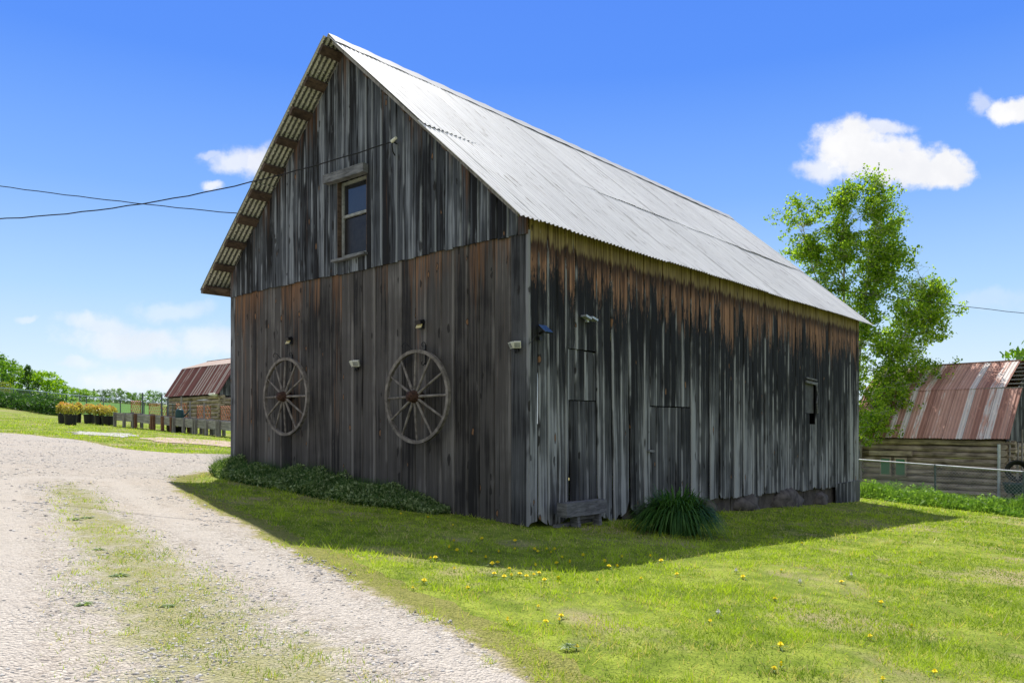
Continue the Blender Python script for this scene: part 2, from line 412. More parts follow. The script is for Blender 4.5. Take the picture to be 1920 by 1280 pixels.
M_LOW = wood_mat('weathered_gable_lower', (.016, .014, .0125), (.076, .069, .062), (.185, .173, .16), .5, None, ((.27, .135, .062), 'lower'), wg=.30, ws=.26, wb=.42, we=.4)
M_SIDE = wood_mat('weathered_side_boards', (.007, .007, .0075), (.074, .076, .077), (.33, .34, .345), .5, 'eave', wg=.42, ws=.42)
M_GREY = wood_mat('weathered_grey_boards', (.017, .017, .018), (.078, .080, .083), (.24, .247, .256), .45)
def grainmat(name, dark, light, sc_=(3, 3, 40), rough=.85):
    m, nt, out = new_mat(name); o = objco(nt)
    g = noise(nt, vmul(nt, o, sc_), 1, 5, .65, .4); b = noise(nt, o, 2.2, 4)
    v = M(nt, 'ADD', M(nt, 'MULTIPLY', g, .7), M(nt, 'MULTIPLY', b, .4))
    c = mixc(nt, sstep(nt, v, .35, .75), dark, light)
    princ(nt, out, c, rough, 0, .2, bump(nt, g, .008, .8)); return m
M_LOG = grainmat('weathered_logs', (.09, .068, .048), (.50, .41, .30), (1.2, 1.2, 14))
M_POST = grainmat('grey_timber', (.12, .11, .10), (.34, .32, .30), (30, 30, 3))
M_PLANK = grainmat('grey_planks', (.15, .14, .13), (.42, .40, .38), (2, 2, 22))
M_RUSTP = grainmat('brown_posts', (.10, .05, .03), (.26, .13, .08), (30, 30, 3))
M_PURL = grainmat('brown_purlin', (.035, .025, .019), (.13, .09, .065), (8, 8, 22))
M_BENCH = grainmat('bench_wood', (.06, .06, .062), (.21, .215, .22), (5, 5, 30))
M_SPOKE = grainmat('wheel_wood', (.075, .066, .056), (.26, .235, .205), (9, 9, 9))
M_HUB = simple('rusty_iron', (.055, .028, .018), .8, .2, .5, 25)
M_IRON = simple('black_iron', (.012, .012, .013), .5, .4)
M_LATT = simple('orange_lattice', (.52, .20, .10), .7)
M_STONE = simple('field_stone', (.085, .075, .068), .95, 0, .5, 5)
M_CONC = simple('old_concrete', (.07, .06, .052), .95, 0, .4, 4)
M_WHITE = simple('white_plastic', (.62, .62, .52), .45, 0, .06)
M_BLACK = simple('black_plastic', (.010, .010, .012), .4)
M_LED = simple('lamp_lens', (.55, .47, .22), .3, 0, .1)
M_SOLAR = simple('blue_solar_cell', (.045, .10, .24), .25, 0, .15, 40, .6)
M_FRAME = simple('faded_paint', (.24, .25, .235), .6, 0, .25, 14)
M_GALV = simple('galvanised_steel', (.42, .44, .46), .45, .5, .15)
M_WIRE = simple('fence_wire', (.33, .35, .36), .5, .5, .1)
M_FPOST = simple('dark_fence_post', (.10, .13, .13), .6, .2)
M_CABLE = simple('black_cable', (.012, .012, .012), .6)
M_GREEN = simple('dark_green_plastic', (.012, .05, .045), .5)
M_HOSE = simple('black_rubber', (.02, .021, .022), .6)
M_DARK = simple('dark_tarp', (.018, .018, .02), .7, 0, .4)
M_BARK = simple('pale_birch_bark', (.42, .40, .36), .8, 0, .45, 9)
M_TRUNK = simple('far_bark', (.07, .06, .05), .9, 0, .4)
M_SOIL = simple('dark_soil', (.045, .032, .022), 1., 0, .4)
def glass(name, c=(.012, .013, .016)):
    m, nt, out = new_mat(name)
    n = noise(nt, objco(nt), 3., 3)
    princ(nt, out, mixc(nt, n, c, tuple(x*1.6 for x in c)), .06, 0, .7); return m
M_GLASS = glass('old_window_glass'); M_LOWP = simple('dark_screened_pane', (.014, .012, .011), .35, 0, .4, 12, .3); M_DULL = simple('dusty_pane', (.07, .072, .075), .8)
M_GGLASS = glass('green_window_glass', (.004, .085, .06))
def roofmat():
    m, nt, out = new_mat('galvanised_roof')
    bx = attr(nt, 'bx').outputs['Fac']; top = attr(nt, 'ht').outputs['Fac']
    sheet = N(nt, 'ShaderNodeTexWhiteNoise', noise_dimensions='2D'); nt.links.new(comb(nt, M(nt, 'FLOOR', M(nt, 'DIVIDE', bx, .66)), M(nt, 'FLOOR', M(nt, 'DIVIDE', top, 2.62)), 0.0), sheet.inputs['Vector'])
    v = comb(nt, bx, top, 0.0)
    st = noise(nt, vmul(nt, v, (22, .55, 1)), 1, 5, .65); sp = noise(nt, vmul(nt, v, (3, 1.2, 1)), 1, 5, .6)
    c = mixc(nt, sstep(nt, st, .3, .7), (.60, .595, .585), (.80, .795, .78))
    c = mixc(nt, M(nt, 'MULTIPLY', sheet.outputs['Value'], .16), c, (.33, .33, .34))
    c = mixc(nt, M(nt, 'MULTIPLY', sstep(nt, sp, .55, .75), .35), c, (.38, .37, .35))
    lap = M(nt, 'LESS_THAN', M(nt, 'FRACT', M(nt, 'DIVIDE', bx, .66)), .03)
    c = mixc(nt, M(nt, 'MULTIPLY', lap, M(nt, 'MULTIPLY', sstep(nt, noise(nt, vmul(nt, v, (.9, .5, 1)), 1, 3), .42, .58), .6)), c, (.20, .19, .18))
    rs = noise(nt, vmul(nt, v, (7, .8, 1)), 1, 5, .7)
    c = mixc(nt, M(nt, 'MULTIPLY', sstep(nt, rs, .60, .74), .45), c, (.34, .29, .24))
    tr = noise(nt, vmul(nt, v, (26, 1.6, 1)), 1, 4, .65)
    c = mixc(nt, M(nt, 'MULTIPLY', sstep(nt, tr, .58, .68), .7), c, (.16, .14, .12))
    g = nt.nodes.new('ShaderNodeNewGeometry')
    un = noise(nt, vmul(nt, v, (40, 30, 1)), 1, 4, .7)
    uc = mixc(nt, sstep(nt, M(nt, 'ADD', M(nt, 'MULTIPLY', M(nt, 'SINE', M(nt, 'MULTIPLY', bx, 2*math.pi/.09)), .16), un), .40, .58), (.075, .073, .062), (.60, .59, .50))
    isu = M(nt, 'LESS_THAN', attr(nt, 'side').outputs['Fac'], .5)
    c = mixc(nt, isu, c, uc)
    princ(nt, out, c, M(nt, 'ADD', .62, M(nt, 'MULTIPLY', isu, .3)), .0, .28, bump(nt, sp, .012, .3)); return m
M_ROOF = roofmat()
def rustmat(name, a, b, pale, thr):
    m, nt, out = new_mat(name)
    bx = attr(nt, 'bx').outputs['Fac']; top = attr(nt, 'ht').outputs['Fac']
    sh = N(nt, 'ShaderNodeTexWhiteNoise', noise_dimensions='1D'); nt.links.new(M(nt, 'FLOOR', M(nt, 'DIVIDE', bx, .24)), sh.inputs['W'])
    v = comb(nt, bx, top, 0.0)
    n = noise(nt, vmul(nt, v, (1.5, .5, 1)), 1, 5, .6); n2_ = noise(nt, vmul(nt, v, (14, 1.5, 1)), 1, 5, .7)
    c = mixc(nt, sstep(nt, M(nt, 'ADD', M(nt, 'MULTIPLY', n, .6), M(nt, 'MULTIPLY', sh.outputs['Value'], .4)), .3, .7), a, b)
    pm = sstep(nt, M(nt, 'ADD', sh.outputs['Value'], M(nt, 'MULTIPLY', M(nt, 'SUBTRACT', n2_, .5), .9)), thr, thr+.12)
    c = mixc(nt, M(nt, 'MULTIPLY', pm, .8), c, pale)
    ln = M(nt, 'LESS_THAN', M(nt, 'FRACT', M(nt, 'DIVIDE', bx, .72)), .03)
    c = mixc(nt, M(nt, 'MULTIPLY', ln, .7), c, (.10, .05, .04))
    princ(nt, out, c, .75, .0, .25, bump(nt, n2_, .006, .3)); return m
M_RUST = rustmat('rusty_roof', (.33, .165, .125), (.55, .33, .26), (.66, .63, .59), .74)
M_RUST2 = rustmat('striped_rusty_roof', (.17, .065, .055), (.27, .11, .092), (.46, .40, .36), .58)
M_RUST3 = rustmat('faded_roof_top', (.40, .30, .25), (.46, .36, .30), (.5, .45, .4), .8)

# ------------------------------------------------------------------ ground
def ground_mat():
    m, nt, out = new_mat('lawn_soil'); p = pos(nt)
    a = noise(nt, p, .55, 5, .6); b = noise(nt, p, 3.0, 5, .65); c_ = noise(nt, p, 60, 4, .8)
    c = mixc(nt, sstep(nt, b, .35, .65), (.15, .21, .022), (.30, .36, .05))
    c = mixc(nt, M(nt, 'MULTIPLY', sstep(nt, a, .50, .66), .75), c, (.42, .33, .20))
    c = mixc(nt, M(nt, 'MULTIPLY', sstep(nt, c_, .48, .62), .8), c, (.045, .06, .012))
    princ(nt, out, c, .95, 0, .1, bump(nt, c_, .02, .5)); return m
M_GROUND = ground_mat()
def field_mat():
    m, nt, out = new_mat('crop_field'); p = pos(nt)
    b = noise(nt, p, .5, 5, .65); c_ = noise(nt, p, 4, 4, .7)
    c = mixc(nt, sstep(nt, b, .3, .7), (.075, .19, .02), (.12, .25, .03))
    c = mixc(nt, M(nt, 'MULTIPLY', c_, .4), c, (.04, .10, .015))
    princ(nt, out, c, .9, 0, .1, bump(nt, c_, .1, .5)); return m
def gravel_mat():
    m, nt, out = new_mat('pale_gravel'); p = pos(nt)
    vo = N(nt, 'ShaderNodeTexVoronoi', {'Scale': 55.}); nt.links.new(p, vo.inputs['Vector'])
    vo2 = N(nt, 'ShaderNodeTexVoronoi', {'Scale': 24.}); nt.links.new(p, vo2.inputs['Vector'])
    a = noise(nt, p, .7, 5, .6); b = noise(nt, p, 9, 5, .7)
    c = mixc(nt, sepx(nt, vo.outputs['Color'])[0], (.35, .31, .26), (.65, .595, .515))
    c = mixc(nt, M(nt, 'MULTIPLY', sstep(nt, a, .4, .65), .75), c, (.54, .475, .395))
    c = mixc(nt, M(nt, 'MULTIPLY', sstep(nt, b, .48, .68), .6), c, (.33, .275, .215))
    dk = M(nt, 'GREATER_THAN', sepx(nt, vo2.outputs['Color'])[1], .93)
    c = mixc(nt, M(nt, 'MULTIPLY', M(nt, 'MULTIPLY', dk, sstep(nt, vo2.outputs['Distance'], .45, .3)), .55), c, (.20, .18, .17))
    tk = attr(nt, 'tk').outputs['Fac']
    c = mixc(nt, M(nt, 'MULTIPLY', sstep(nt, M(nt, 'ADD', tk, M(nt, 'MULTIPLY', M(nt, 'SUBTRACT', noise(nt, p, 2.5, 5), .5), .8)), .35, .8), .7), c, mixc(nt, b, (.50, .445, .375), (.62, .57, .50)))
    # sparse green between the wheel tracks
    gm = attr(nt, 'gm').outputs['Fac']
    gsel = M(nt, 'ADD', M(nt, 'MULTIPLY', gm, .8), M(nt, 'MULTIPLY', M(nt, 'SUBTRACT', noise(nt, p, 3.2, 7, .75), .5), 1.9))
    gr = mixc(nt, b, (.20, .23, .035), (.40, .36, .15))
    c = mixc(nt, M(nt, 'MULTIPLY', M(nt, 'MULTIPLY', sstep(nt, gsel, .25, .95), sstep(nt, gm, .02, .3)), .75), c, gr)
    em = attr(nt, 'em').outputs['Fac']
    ed = M(nt, 'ADD', em, M(nt, 'MULTIPLY', M(nt, 'SUBTRACT', noise(nt, p, 7, 6, .75), .5), .9))
    lawn = mixc(nt, b, (.17, .20, .03), (.40, .36, .12)); lawn = mixc(nt, M(nt, 'MULTIPLY', sstep(nt, noise(nt, p, 60, 4, .8), .48, .64), .75), lawn, (.06, .075, .015))
    c = mixc(nt, sstep(nt, M(nt, 'ADD', ed, .0), .62, .40), c, (.40, .34, .20))
    c = mixc(nt, sstep(nt, ed, .5, .30), c, lawn)
    h = M(nt, 'SUBTRACT', b, M(nt, 'MULTIPLY', vo.outputs['Distance'], .6))
    princ(nt, out, c, .95, 0, .15, bump(nt, h, .035, 1.0)); return m
M_GRAVEL = gravel_mat()
ss = lambda n, lo, hi, c, k: np.array([c+(hi-c)*math.sinh(k*t)/math.sinh(k) if t > 0 else c-(c-lo)*math.sinh(-k*t)/math.sinh(k) for t in np.linspace(-1, 1, n)])
gx = np.unique(np.concatenate([ss(160, -420, 420, 0, 5.2)])); gy = np.concatenate([np.linspace(-60, 0, 12)[:-1], np.array([0+600*math.sinh(5.*t)/math.sinh(5.) for t in np.linspace(0, 1, 150)])])
XX, YY = np.meshgrid(gx, gy); ZZ = gz(XX, YY); nx = len(gx)
def gridfaces(ny, nx):
    i = np.arange(ny-1)[:, None]*nx+np.arange(nx-1)[None, :]; i = i.ravel()
    return np.stack([i, i+1, i+nx+1, i+nx], 1)
g = npmesh('ground', np.stack([XX, YY, ZZ], -1).reshape(-1, 3), gridfaces(len(gy), nx), M_GROUND, smooth=True); finish(g, kind='structure')

# road outline from right-hand edge, read back on the ground
edge_r = [(434, 879), (380, 886), (335, 893), (312, 901), (318, 915), (345, 932), (400, 962), (500, 1012), (600, 1060), (700, 1112), (800, 1166), (900, 1222), (985, 1275)]
edge_t = [(434, 853), (330, 851), (230, 843), (150, 826), (60, 816), (0, 812), (-120, 806), (-300, 800)]
ER = [G(*p) for p in edge_r]; ET = [G(*p) for p in edge_t]
near = [Vector((.62, 2.2, 0)), Vector((.9, .5, 0)), Vector((1.2, -3, 0)), Vector((-9, -3, 0)), Vector((-16, 6, 0)), Vector((-26, 16, 0))]
behind = [Vector((-2.2, 23.5, 0)), Vector((-6.1, 17.4, 0))]
ROADP = [(p.x, p.y) for p in ER+near] + [(p.x, p.y) for p in reversed(ET)] + [(p.x, p.y) for p in behind]
def dense(poly, step=.35, jit=.1, closed=True):
    o = []
    n = len(poly)
    for i in range(n if closed else n-1):
        a, b = poly[i], poly[(i+1) % n]; L = math.dist(a, b); k = max(1, int(L/step))
        for j in range(k):
            t = j/k; o.append((a[0]+(b[0]-a[0])*t, a[1]+(b[1]-a[1])*t))
    q = []
    for (x, y) in o:
        q.append((x+jit*(vnoise(np.array([x]), np.array([y]), .5, 3)[0]-.5)*2, y+jit*(vnoise(np.array([x]), np.array([y]), .5, 4)[0]-.5)*2))
    return q
ROADD = dense(ROADP, .3, .16)
strip = [(120, 905, 45), (150, 945, 62), (205, 1010, 95), (260, 1075, 140), (350, 1160, 205), (450, 1260, 280), (560, 1400, 380)]
SC_ = [(G(p, q), (G(p+wd, q)-G(p-wd, q)).length/2) for p, q, wd in strip]
def stripmask(X, Y):
    best = np.full(X.shape, 9.)
    for (a, wa), (b, wb) in zip(SC_[:-1], SC_[1:]):
        ab = np.array([b.x-a.x, b.y-a.y]); t = np.clip(((X-a.x)*ab[0]+(Y-a.y)*ab[1])/ab.dot(ab), 0, 1)
        d = np.hypot(X-a.x-ab[0]*t, Y-a.y-ab[1]*t)/(wa+(wb-wa)*t); best = np.minimum(best, d)
    fade = np.clip((13.5-np.hypot(X+6, Y))/3, 0.0, 1)
    return np.clip(1.3-best, 0, 1)*np.where(Y > 9, .55+.45*fade, 1)*np.clip((SC_[0][0].y+.6-Y)/1.5, 0, 1)
from mathutils.geometry import delaunay_2d_cdt
def sheet(name, poly, mat, lift, step=.5, attrfn=None, bounds=None):
    poly = [Vector((p[0], p[1])) for p in poly]
    xs = [p.x for p in poly]; ys = [p.y for p in poly]
    A, B = np.meshgrid(np.arange(min(xs), max(xs), step), np.arange(min(ys), max(ys), step))
    ins = inpoly(A, B, poly)
    pts = poly+[Vector((a, b)) for a, b in zip(A[ins], B[ins])]
    n = len(poly)
    vs, es, fs, *_ = delaunay_2d_cdt(pts, [(i, (i+1) % n) for i in range(n)], [], 0, 1e-5)
    V = np.array([(v.x, v.y) for v in vs]); tri = [f for f in fs if len(f) == 3]
    T = np.array(tri); cen = V[T].mean(1); T = T[inpoly(cen[:, 0], cen[:, 1], poly)]
    # keep upward facing
    a, b, c = V[T[:, 0]], V[T[:, 1]], V[T[:, 2]]
    s = (b[:, 0]-a[:, 0])*(c[:, 1]-a[:, 1])-(b[:, 1]-a[:, 1])*(c[:, 0]-a[:, 0]); T[s < 0] = T[s < 0][:, ::-1]
    Z_ = gz(V[:, 0], V[:, 1])+lift
    at = {'gm': attrfn(V[:, 0], V[:, 1])} if attrfn else None
    o = npmesh(name, np.column_stack([V, Z_]), T, mat, at, smooth=True); return finish(o, kind='structure')
def trackmask(X, Y):
    best = np.full(X.shape, 9.)
    for (a, wa), (b, wb) in zip(SC_[:-1], SC_[1:]):
        ab = np.array([b.x-a.x, b.y-a.y]); t = np.clip(((X-a.x)*ab[0]+(Y-a.y)*ab[1])/ab.dot(ab), 0, 1)
        best = np.minimum(best, np.hypot(X-a.x-ab[0]*t, Y-a.y-ab[1]*t)-(wa+(wb-wa)*t)*.9)
    return np.clip(1-np.abs(best-.42)/.38, 0, 1)
def roadfrac(X, Y):
    n_ = vnoise(X, Y, .45, 3)*.5+vnoise(X, Y, 1.1, 4)*.5-.5
    f = sum(inpoly(X+q*math.cos(t), Y+q*math.sin(t), ROADP).astype(float) for q in (.12, .3, .5) for t in np.arange(8)*.785)/24
    return np.clip(f+n_*.5*(1-np.abs(2*f-1)), 0, 1)
rx_ = np.arange(-34, 2.2, .22); ry_ = np.arange(-3.2, 27.5, .22); A_, B_ = np.meshgrid(rx_, ry_)
far_ = 1+np.clip(np.hypot(A_, B_)-12, 0, 99)*.0
fr0 = roadfrac(A_.ravel(), B_.ravel()); tri_ = gridfaces(len(ry_), len(rx_)); keep_ = fr0[tri_].max(1) > .01; tri_ = tri_[keep_]
used, inv = np.unique(tri_, return_inverse=True); tri_ = inv.reshape(-1, 4)
xv, yv = A_.ravel()[used], B_.ravel()[used]; fv = fr0[used]
o = npmesh('gravel_road', np.column_stack([xv, yv, gz(xv, yv)-.006+.03*np.clip(fv*3, 0, 1)]), tri_, M_GRAVEL, {'gm': stripmask(xv, yv), 'em': fv, 'tk': trackmask(xv, yv)}, smooth=True); finish(o, kind='structure')
M_DIRT = simple('dirt_patch_soil', (.42, .32, .24), .95, 0, .25, 6)
M_WGRAV = simple('white_gravel_patch', (.40, .385, .355), .95, 0, .35, 5)
pt = lambda L: [(G(*p).x, G(*p).y) for p in L]
sheet('dirt_path', dense(pt([(250, 823), (300, 820), (360, 823), (434, 829), (470, 831), (470, 839), (434, 838), (380, 834), (310, 830)]), .4, .35), M_DIRT, .022, .6)
sheet('gravel_patch', dense(pt([(126, 810), (150, 809), (200, 812), (258, 814), (262, 818), (220, 819), (160, 816)]), .4, .4), M_WGRAV, .022, .6)
fieldp = [(-34, 61), (-62, 66), (-66, 72), (-70, 90), (-100, 100), (-140, 140), (-80, 190), (-10, 200), (-10, 90), (-18, 66)]
sheet('field', dense(fieldp, 4, .5), field_mat(), .05, 3)

# ------------------------------------------------------------------ main barn
C0 = Vector((.214, 10.0, 0)); UA = Vector((-.758, .652, 0)); VB = Vector((.672, .741, 0))
WID, LEN = 7.73, 13.5; AR = 3.96; ZR, ZE = 7.65, 3.97; AE0, AE1 = -.2, 8.12
def Bp(a, b, z): return C0+UA*a+VB*b+Vector((0, 0, z))
def roofz(a):
    return ZE+(ZR-ZE)*(a-AE0)/(AR-AE0) if a <= AR else ZE+(ZR-ZE)*(AE1-a)/(AE1-AR)
gC = gzf(C0.x, C0.y)
ROOT = Vector((C0.x, C0.y, gC))
barn = thing('barn', 'large weathered plank barn with bright corrugated metal gable roof beside the gravel road', 'barn', ROOT)
def board(mb, fn, s0, s1, zb, zt, out, th=.026, ragged=0., lean=0., topfn=None, rnd=None, ztop_ref=None, cup=.004):
    """fn(s,z,o) -> point; out = distance the face stands proud; zb number or fn(s); zt number or fn(s)"""
    r1, r2 = random.random()*50, random.random()
    zbf = zb if callable(zb) else (lambda s: zb); ztf = zt if callable(zt) else (lambda s: zt)
    w = s1-s0; e = min(.012, w*.1)
    cols = [(s0, -1., -.012), (s0+e, -1+2*e/w, 0.), ((s0+s1)/2, 0., cup), (s1-e, 1-2*e/w, 0.), (s1, 1., -.012)]
    H = ztf((s0+s1)/2)-zbf((s0+s1)/2); nr = max(2, int(H/.45)+1)
    vs, bw, bd, bx = [], [], [], []
    tears = [random.uniform(0, ragged)*(random.random()**1.5) for _ in cols]
    wob = [(random.uniform(-.004, .004)) for _ in range(nr+1)]
    for j in range(nr+1):
        for ci, (s, t, o) in enumerate(cols):
            b_, t_ = zbf(s)+tears[ci], ztf(s)
            z = b_+(t_-b_)*j/nr
            sh = lean*(t_-z)
            vs.append(fn(s+sh, z, out+o+wob[j]))
            bw.append((s-(s0+s1)/2, z, r1)); bd.append((t, (ztop_ref(s) if ztop_ref else t_)-z, r2)); bx.append(s)
    n = 5; fs = []
    for j in range(nr):
        for k in range(n-1): fs.append((j*n+k, j*n+k+1, (j+1)*n+k+1, (j+1)*n+k))
    # back edge for thickness
    base = len(vs)
    for j in range(nr+1):
        for k in (0, n-1):
            s, t, o = cols[k]; b_, t_ = zbf(s)+tears[k], ztf(s); z = b_+(t_-b_)*j/nr
            vs.append(fn(s+lean*(t_-z), z, out-th)); i = j*n+k
            bw.append(bw[i]); bd.append(bd[i]); bx.append(bx[i])
    for j in range(nr):
        a0, a1 = base+2*j, base+2*j+2
        fs.append((a0, j*n, (j+1)*n, a1)); fs.append((j*n+n-1, a0+1, a1+1, (j+1)*n+n-1)); fs.append((a0+1, a0, a1, a1+1))
    fs.append((base, base+1, 4, 3, 2, 1, 0)); L_ = nr*n; fs.append((L_, L_+1, L_+2, L_+3, L_+4, base+2*nr+1, base+2*nr))
    mb.add(vs, fs, bw=bw, bd=bd, bx=bx)
GN = -VB; SN = -UA
gab = lambda s, z, o: Bp(s, 0, z)+GN*o
sid = lambda s, z, o: Bp(0, s, z)+SN*o
bak = lambda s, z, o: Bp(s, LEN, z)-GN*o
lef = lambda s, z, o: Bp(WID, s, z)-SN*o
def layout(a, b, w0, w1):
    s = [a]
    while s[-1] < b-w0: s.append(min(b, s[-1]+random.uniform(w0, w1)))
    s[-1] = b; return s
ground_g = lambda s: gzf(*(Bp(s, 0, 0).xy))
ground_s = lambda s: gzf(*(Bp(0, s, 0).xy))
BAND = lambda s: 3.84+.012*math.sin(s*1.3)
OW0, OW1, OZ0, OZ1 = 3.39, 4.17, 4.10, 5.40
# upper gable
mb = MB(); ss_ = layout(-.02, WID, .15, .235)
cuts = [OW0, OW1]
ss_ = sorted([s for s in ss_ if all(abs(s-c) > .05 for c in cuts)]+cuts)
for a, b in zip(ss_[:-1], ss_[1:]):
    g_ = random.uniform(.002, .005); o_ = .035+random.uniform(-.004, .005); tp = lambda s: roofz(s)-.075
    if b-a < .02: continue
    kw = dict(ztop_ref=lambda s: roofz(s))
    bz = random.uniform(-.012, .012)
    if a >= OW0-.01 and b <= OW1+.01:
        board(mb, gab, a+g_, b-g_, lambda s: BAND(s)+bz, OZ0-.03, o_, **kw); board(mb, gab, a+g_, b-g_, OZ1, tp, o_, **kw)
    elif a < AR < b:
        board(mb, gab, a+g_, AR, lambda s: BAND(s)+bz, tp, o_, **kw); board(mb, gab, AR+.001, b-g_, lambda s: BAND(s)+bz, tp, o_, **kw)
    else: board(mb, gab, a+g_, b-g_, lambda s: BAND(s)+bz, tp, o_, **kw)
finish(mb.build('gable_wall', M_UP, barn, ROOT), 'upper gable boards, blue grey with black streaks')
# lower gable
mb = MB(); ss_ = layout(.30, WID-.13, .22, .34)
for a, b in zip(ss_[:-1], ss_[1:]):
    g_ = random.uniform(.001, .003)
    board(mb, gab, a+g_, b-g_, lambda s: ground_g(s)-.03+random.uniform(-.02, .03), lambda s: BAND(s)+.06, random.uniform(-.004, .006), ztop_ref=lambda s: 3.84)
finish(mb.build('gable_wall', M_LOW, barn, ROOT), 'lower gable boards, grey brown with rust brown patches')
for a, b in ((-.03, .295), (WID-.13, WID+.03)):
    mb = MB(); board(mb, gab, a, b, lambda s: ground_g(s)-.0, lambda s: BAND(s)+.05, .012, ztop_ref=lambda s: 3.84, ragged=.05); mb.build('corner_board', M_GREY, barn, ROOT)
if 0: mb = MB(); mb.beam(Bp(-.03, 0, 3.83)+GN*.038, Bp(WID+.02, 0, 3.835)+GN*.038, .022, .05); mb.build('band_board', M_PURL, barn, ROOT)
# long side wall; two plank doors and a hole are cut into it
D1 = (.87, 1.56, 1.63); D2 = (3.04, 4.40, 1.58); HOLE = (9.75, 10.38, 1.54, 2.24)
def sbot(s):
    gr = ground_s(s)
    if s < 2.7: return gr+.03+.05*math.sin(s*9)
    t = min(1, max(0, (s-2.7)/.9)); lim = -.06-.027*max(0, s-3)
    if s > 11.75: return gr-.02
    return (gr+.05)*(1-t)+max(gr+.05, lim+.02*math.sin(s*5))*t
SIDETOP = lambda s: 4.09
mb = MB(); ss_ = layout(.03, LEN+.02, .165, .25)
fix = [.40, .62, D1[0], D1[1], D2[0], D2[1], HOLE[0], HOLE[1]]
ss_ = sorted([s for s in ss_ if all(abs(s-c) > .06 for c in fix)]+fix)
for a, b in zip(ss_[:-1], ss_[1:]):
    if b-a < .03: continue
    g_ = random.uniform(.002, .007); o_ = random.uniform(-.010, .012)
    ga, gb = g_, g_
    if abs(a-.40) < .01 or abs(a-.62) < .01: ga = .011
    near_ = a < 3.0; rg = (.38 if 1.45 < a < 2.9 else .16 if near_ else .10) if a < 11.7 else .0
    if a < .39: rg = .05
    lean = random.uniform(-.008, .008)+(.022 if 1.5 < a < 2.8 else 0)
    kw = dict(ztop_ref=SIDETOP)
    mid = (a+b)/2
    if D1[0] <= mid <= D1[1]:
        board(mb, sid, a+g_, b-g_, 2.375, 4.09, o_, **kw); board(mb, sid, a+g_, b-g_, D1[2]+.01, 2.36+random.uniform(-.01, .01), o_-.012, **kw)
    elif D2[0] <= mid <= D2[1]: board(mb, sid, a+g_, b-g_, D2[2]+.015, 4.09, o_, **kw)
    elif HOLE[0] <= mid <= HOLE[1]:
        board(mb, sid, a+g_, b-g_, HOLE[3], 4.09, o_, **kw); board(mb, sid, a+g_, b-g_, sbot, HOLE[2]-(.25 if mid > 10.1 else 0), o_, ragged=rg, **kw)
    else: board(mb, sid, a+ga, b-gb, sbot, 4.09, o_, ragged=rg, lean=lean, **kw)
finish(mb.build('side_wall', M_SIDE, barn, ROOT), 'long side boards with brown band under the eave and torn bottom edge')
for (d0, d1, zt), lab in ((D1, 'narrow leaning plank door without frame'), (D2, 'wide grey plank door with latch')):
    mb = MB(); s_ = layout(d0+.02, d1-.02, .17, .23)
    for a, b in zip(s_[:-1], s_[1:]):
        board(mb, sid, a+.004, b-.004, lambda s: (ground_s(s)+.16 if d0 < 2 else max(ground_s(s)+.2, -.05)), zt-.005, -.004+random.uniform(-.006, .012), ragged=.12 if d0 < 2 else .05, lean=.03 if d0 < 2 else .004, ztop_ref=lambda s: 4.09)
    dr = finish(mb.build('door', M_GREY, barn, ROOT), lab)
    if d0 > 2:
        mb = MB(); mb.beam(sid(d0-.09, .86, .035), sid(d0+.09, .845, .035), .03, .035); mb.build('latch', M_BENCH, dr, ROOT)
mb = MB()
for a, b in zip(*(lambda q: (q[:-1], q[1:]))(layout(11.72, LEN+.03, .22, .3))): board(mb, sid, a+.002, b-.002, lambda s: ground_s(s)-.02, -.02-.027*8.5+.05, .03)
mb.build('skirting', M_GREY, barn, ROOT)
# bent frame and torn board by the hole
mb = MB(); mb.beam(sid(HOLE[0]-.03, HOLE[3]+.03, .03), sid(HOLE[1]+.05, HOLE[3]+.0, .03), .03, .06, jit=.006)
mb.tube([sid(HOLE[1]-.02, HOLE[3]-.02, .03), sid(HOLE[1]+.03, 2.0, .045), sid(HOLE[1]-.05, 1.8, .05), sid(HOLE[1]+.06, 1.56, .03)], .022, 6)
mb.beam(sid(HOLE[0], 2.36, .03), sid(HOLE[1], 2.33, .03), .03, .035)
sw = mb.build('small_window', M_BENCH, barn, ROOT)
mb = MB(); mb.box(sid((HOLE[0]+HOLE[1])/2, 1.9, -.05), (.6, .02, .7), Matrix.Rotation(R(47.8), 3, 'Z')); mb.build('pane', M_DULL, sw, ROOT)
# far walls
mb = MB(); s_ = layout(0, LEN, .2, .3)
for a, b in zip(s_[:-1], s_[1:]):
    if 9.3 < (a+b)/2 < 10.7: board(mb, lef, a, b, 2.8, 4.09, 0); board(mb, lef, a, b, lambda s: gzf(*Bp(WID, s, 0).xy)-.05, 1.3, 0)
    else: board(mb, lef, a+.001, b-.001, lambda s: gzf(*Bp(WID, s, 0).xy)-.05, 4.09, 0)
finish(mb.build('side_wall', M_GREY, barn, ROOT), 'far long side of the barn')
mb = MB(); s_ = sorted(layout(0, WID, .2, .3)+[AR])
for a, b in zip(s_[:-1], s_[1:]):
    if b-a > .01: board(mb, bak, a+.001, b-.001, lambda s: gzf(*Bp(s, LEN, 0).xy)-.05, lambda s: roofz(s)-.075, 0)
finish(mb.build('gable_wall', M_GREY, barn, ROOT), 'far gable end')
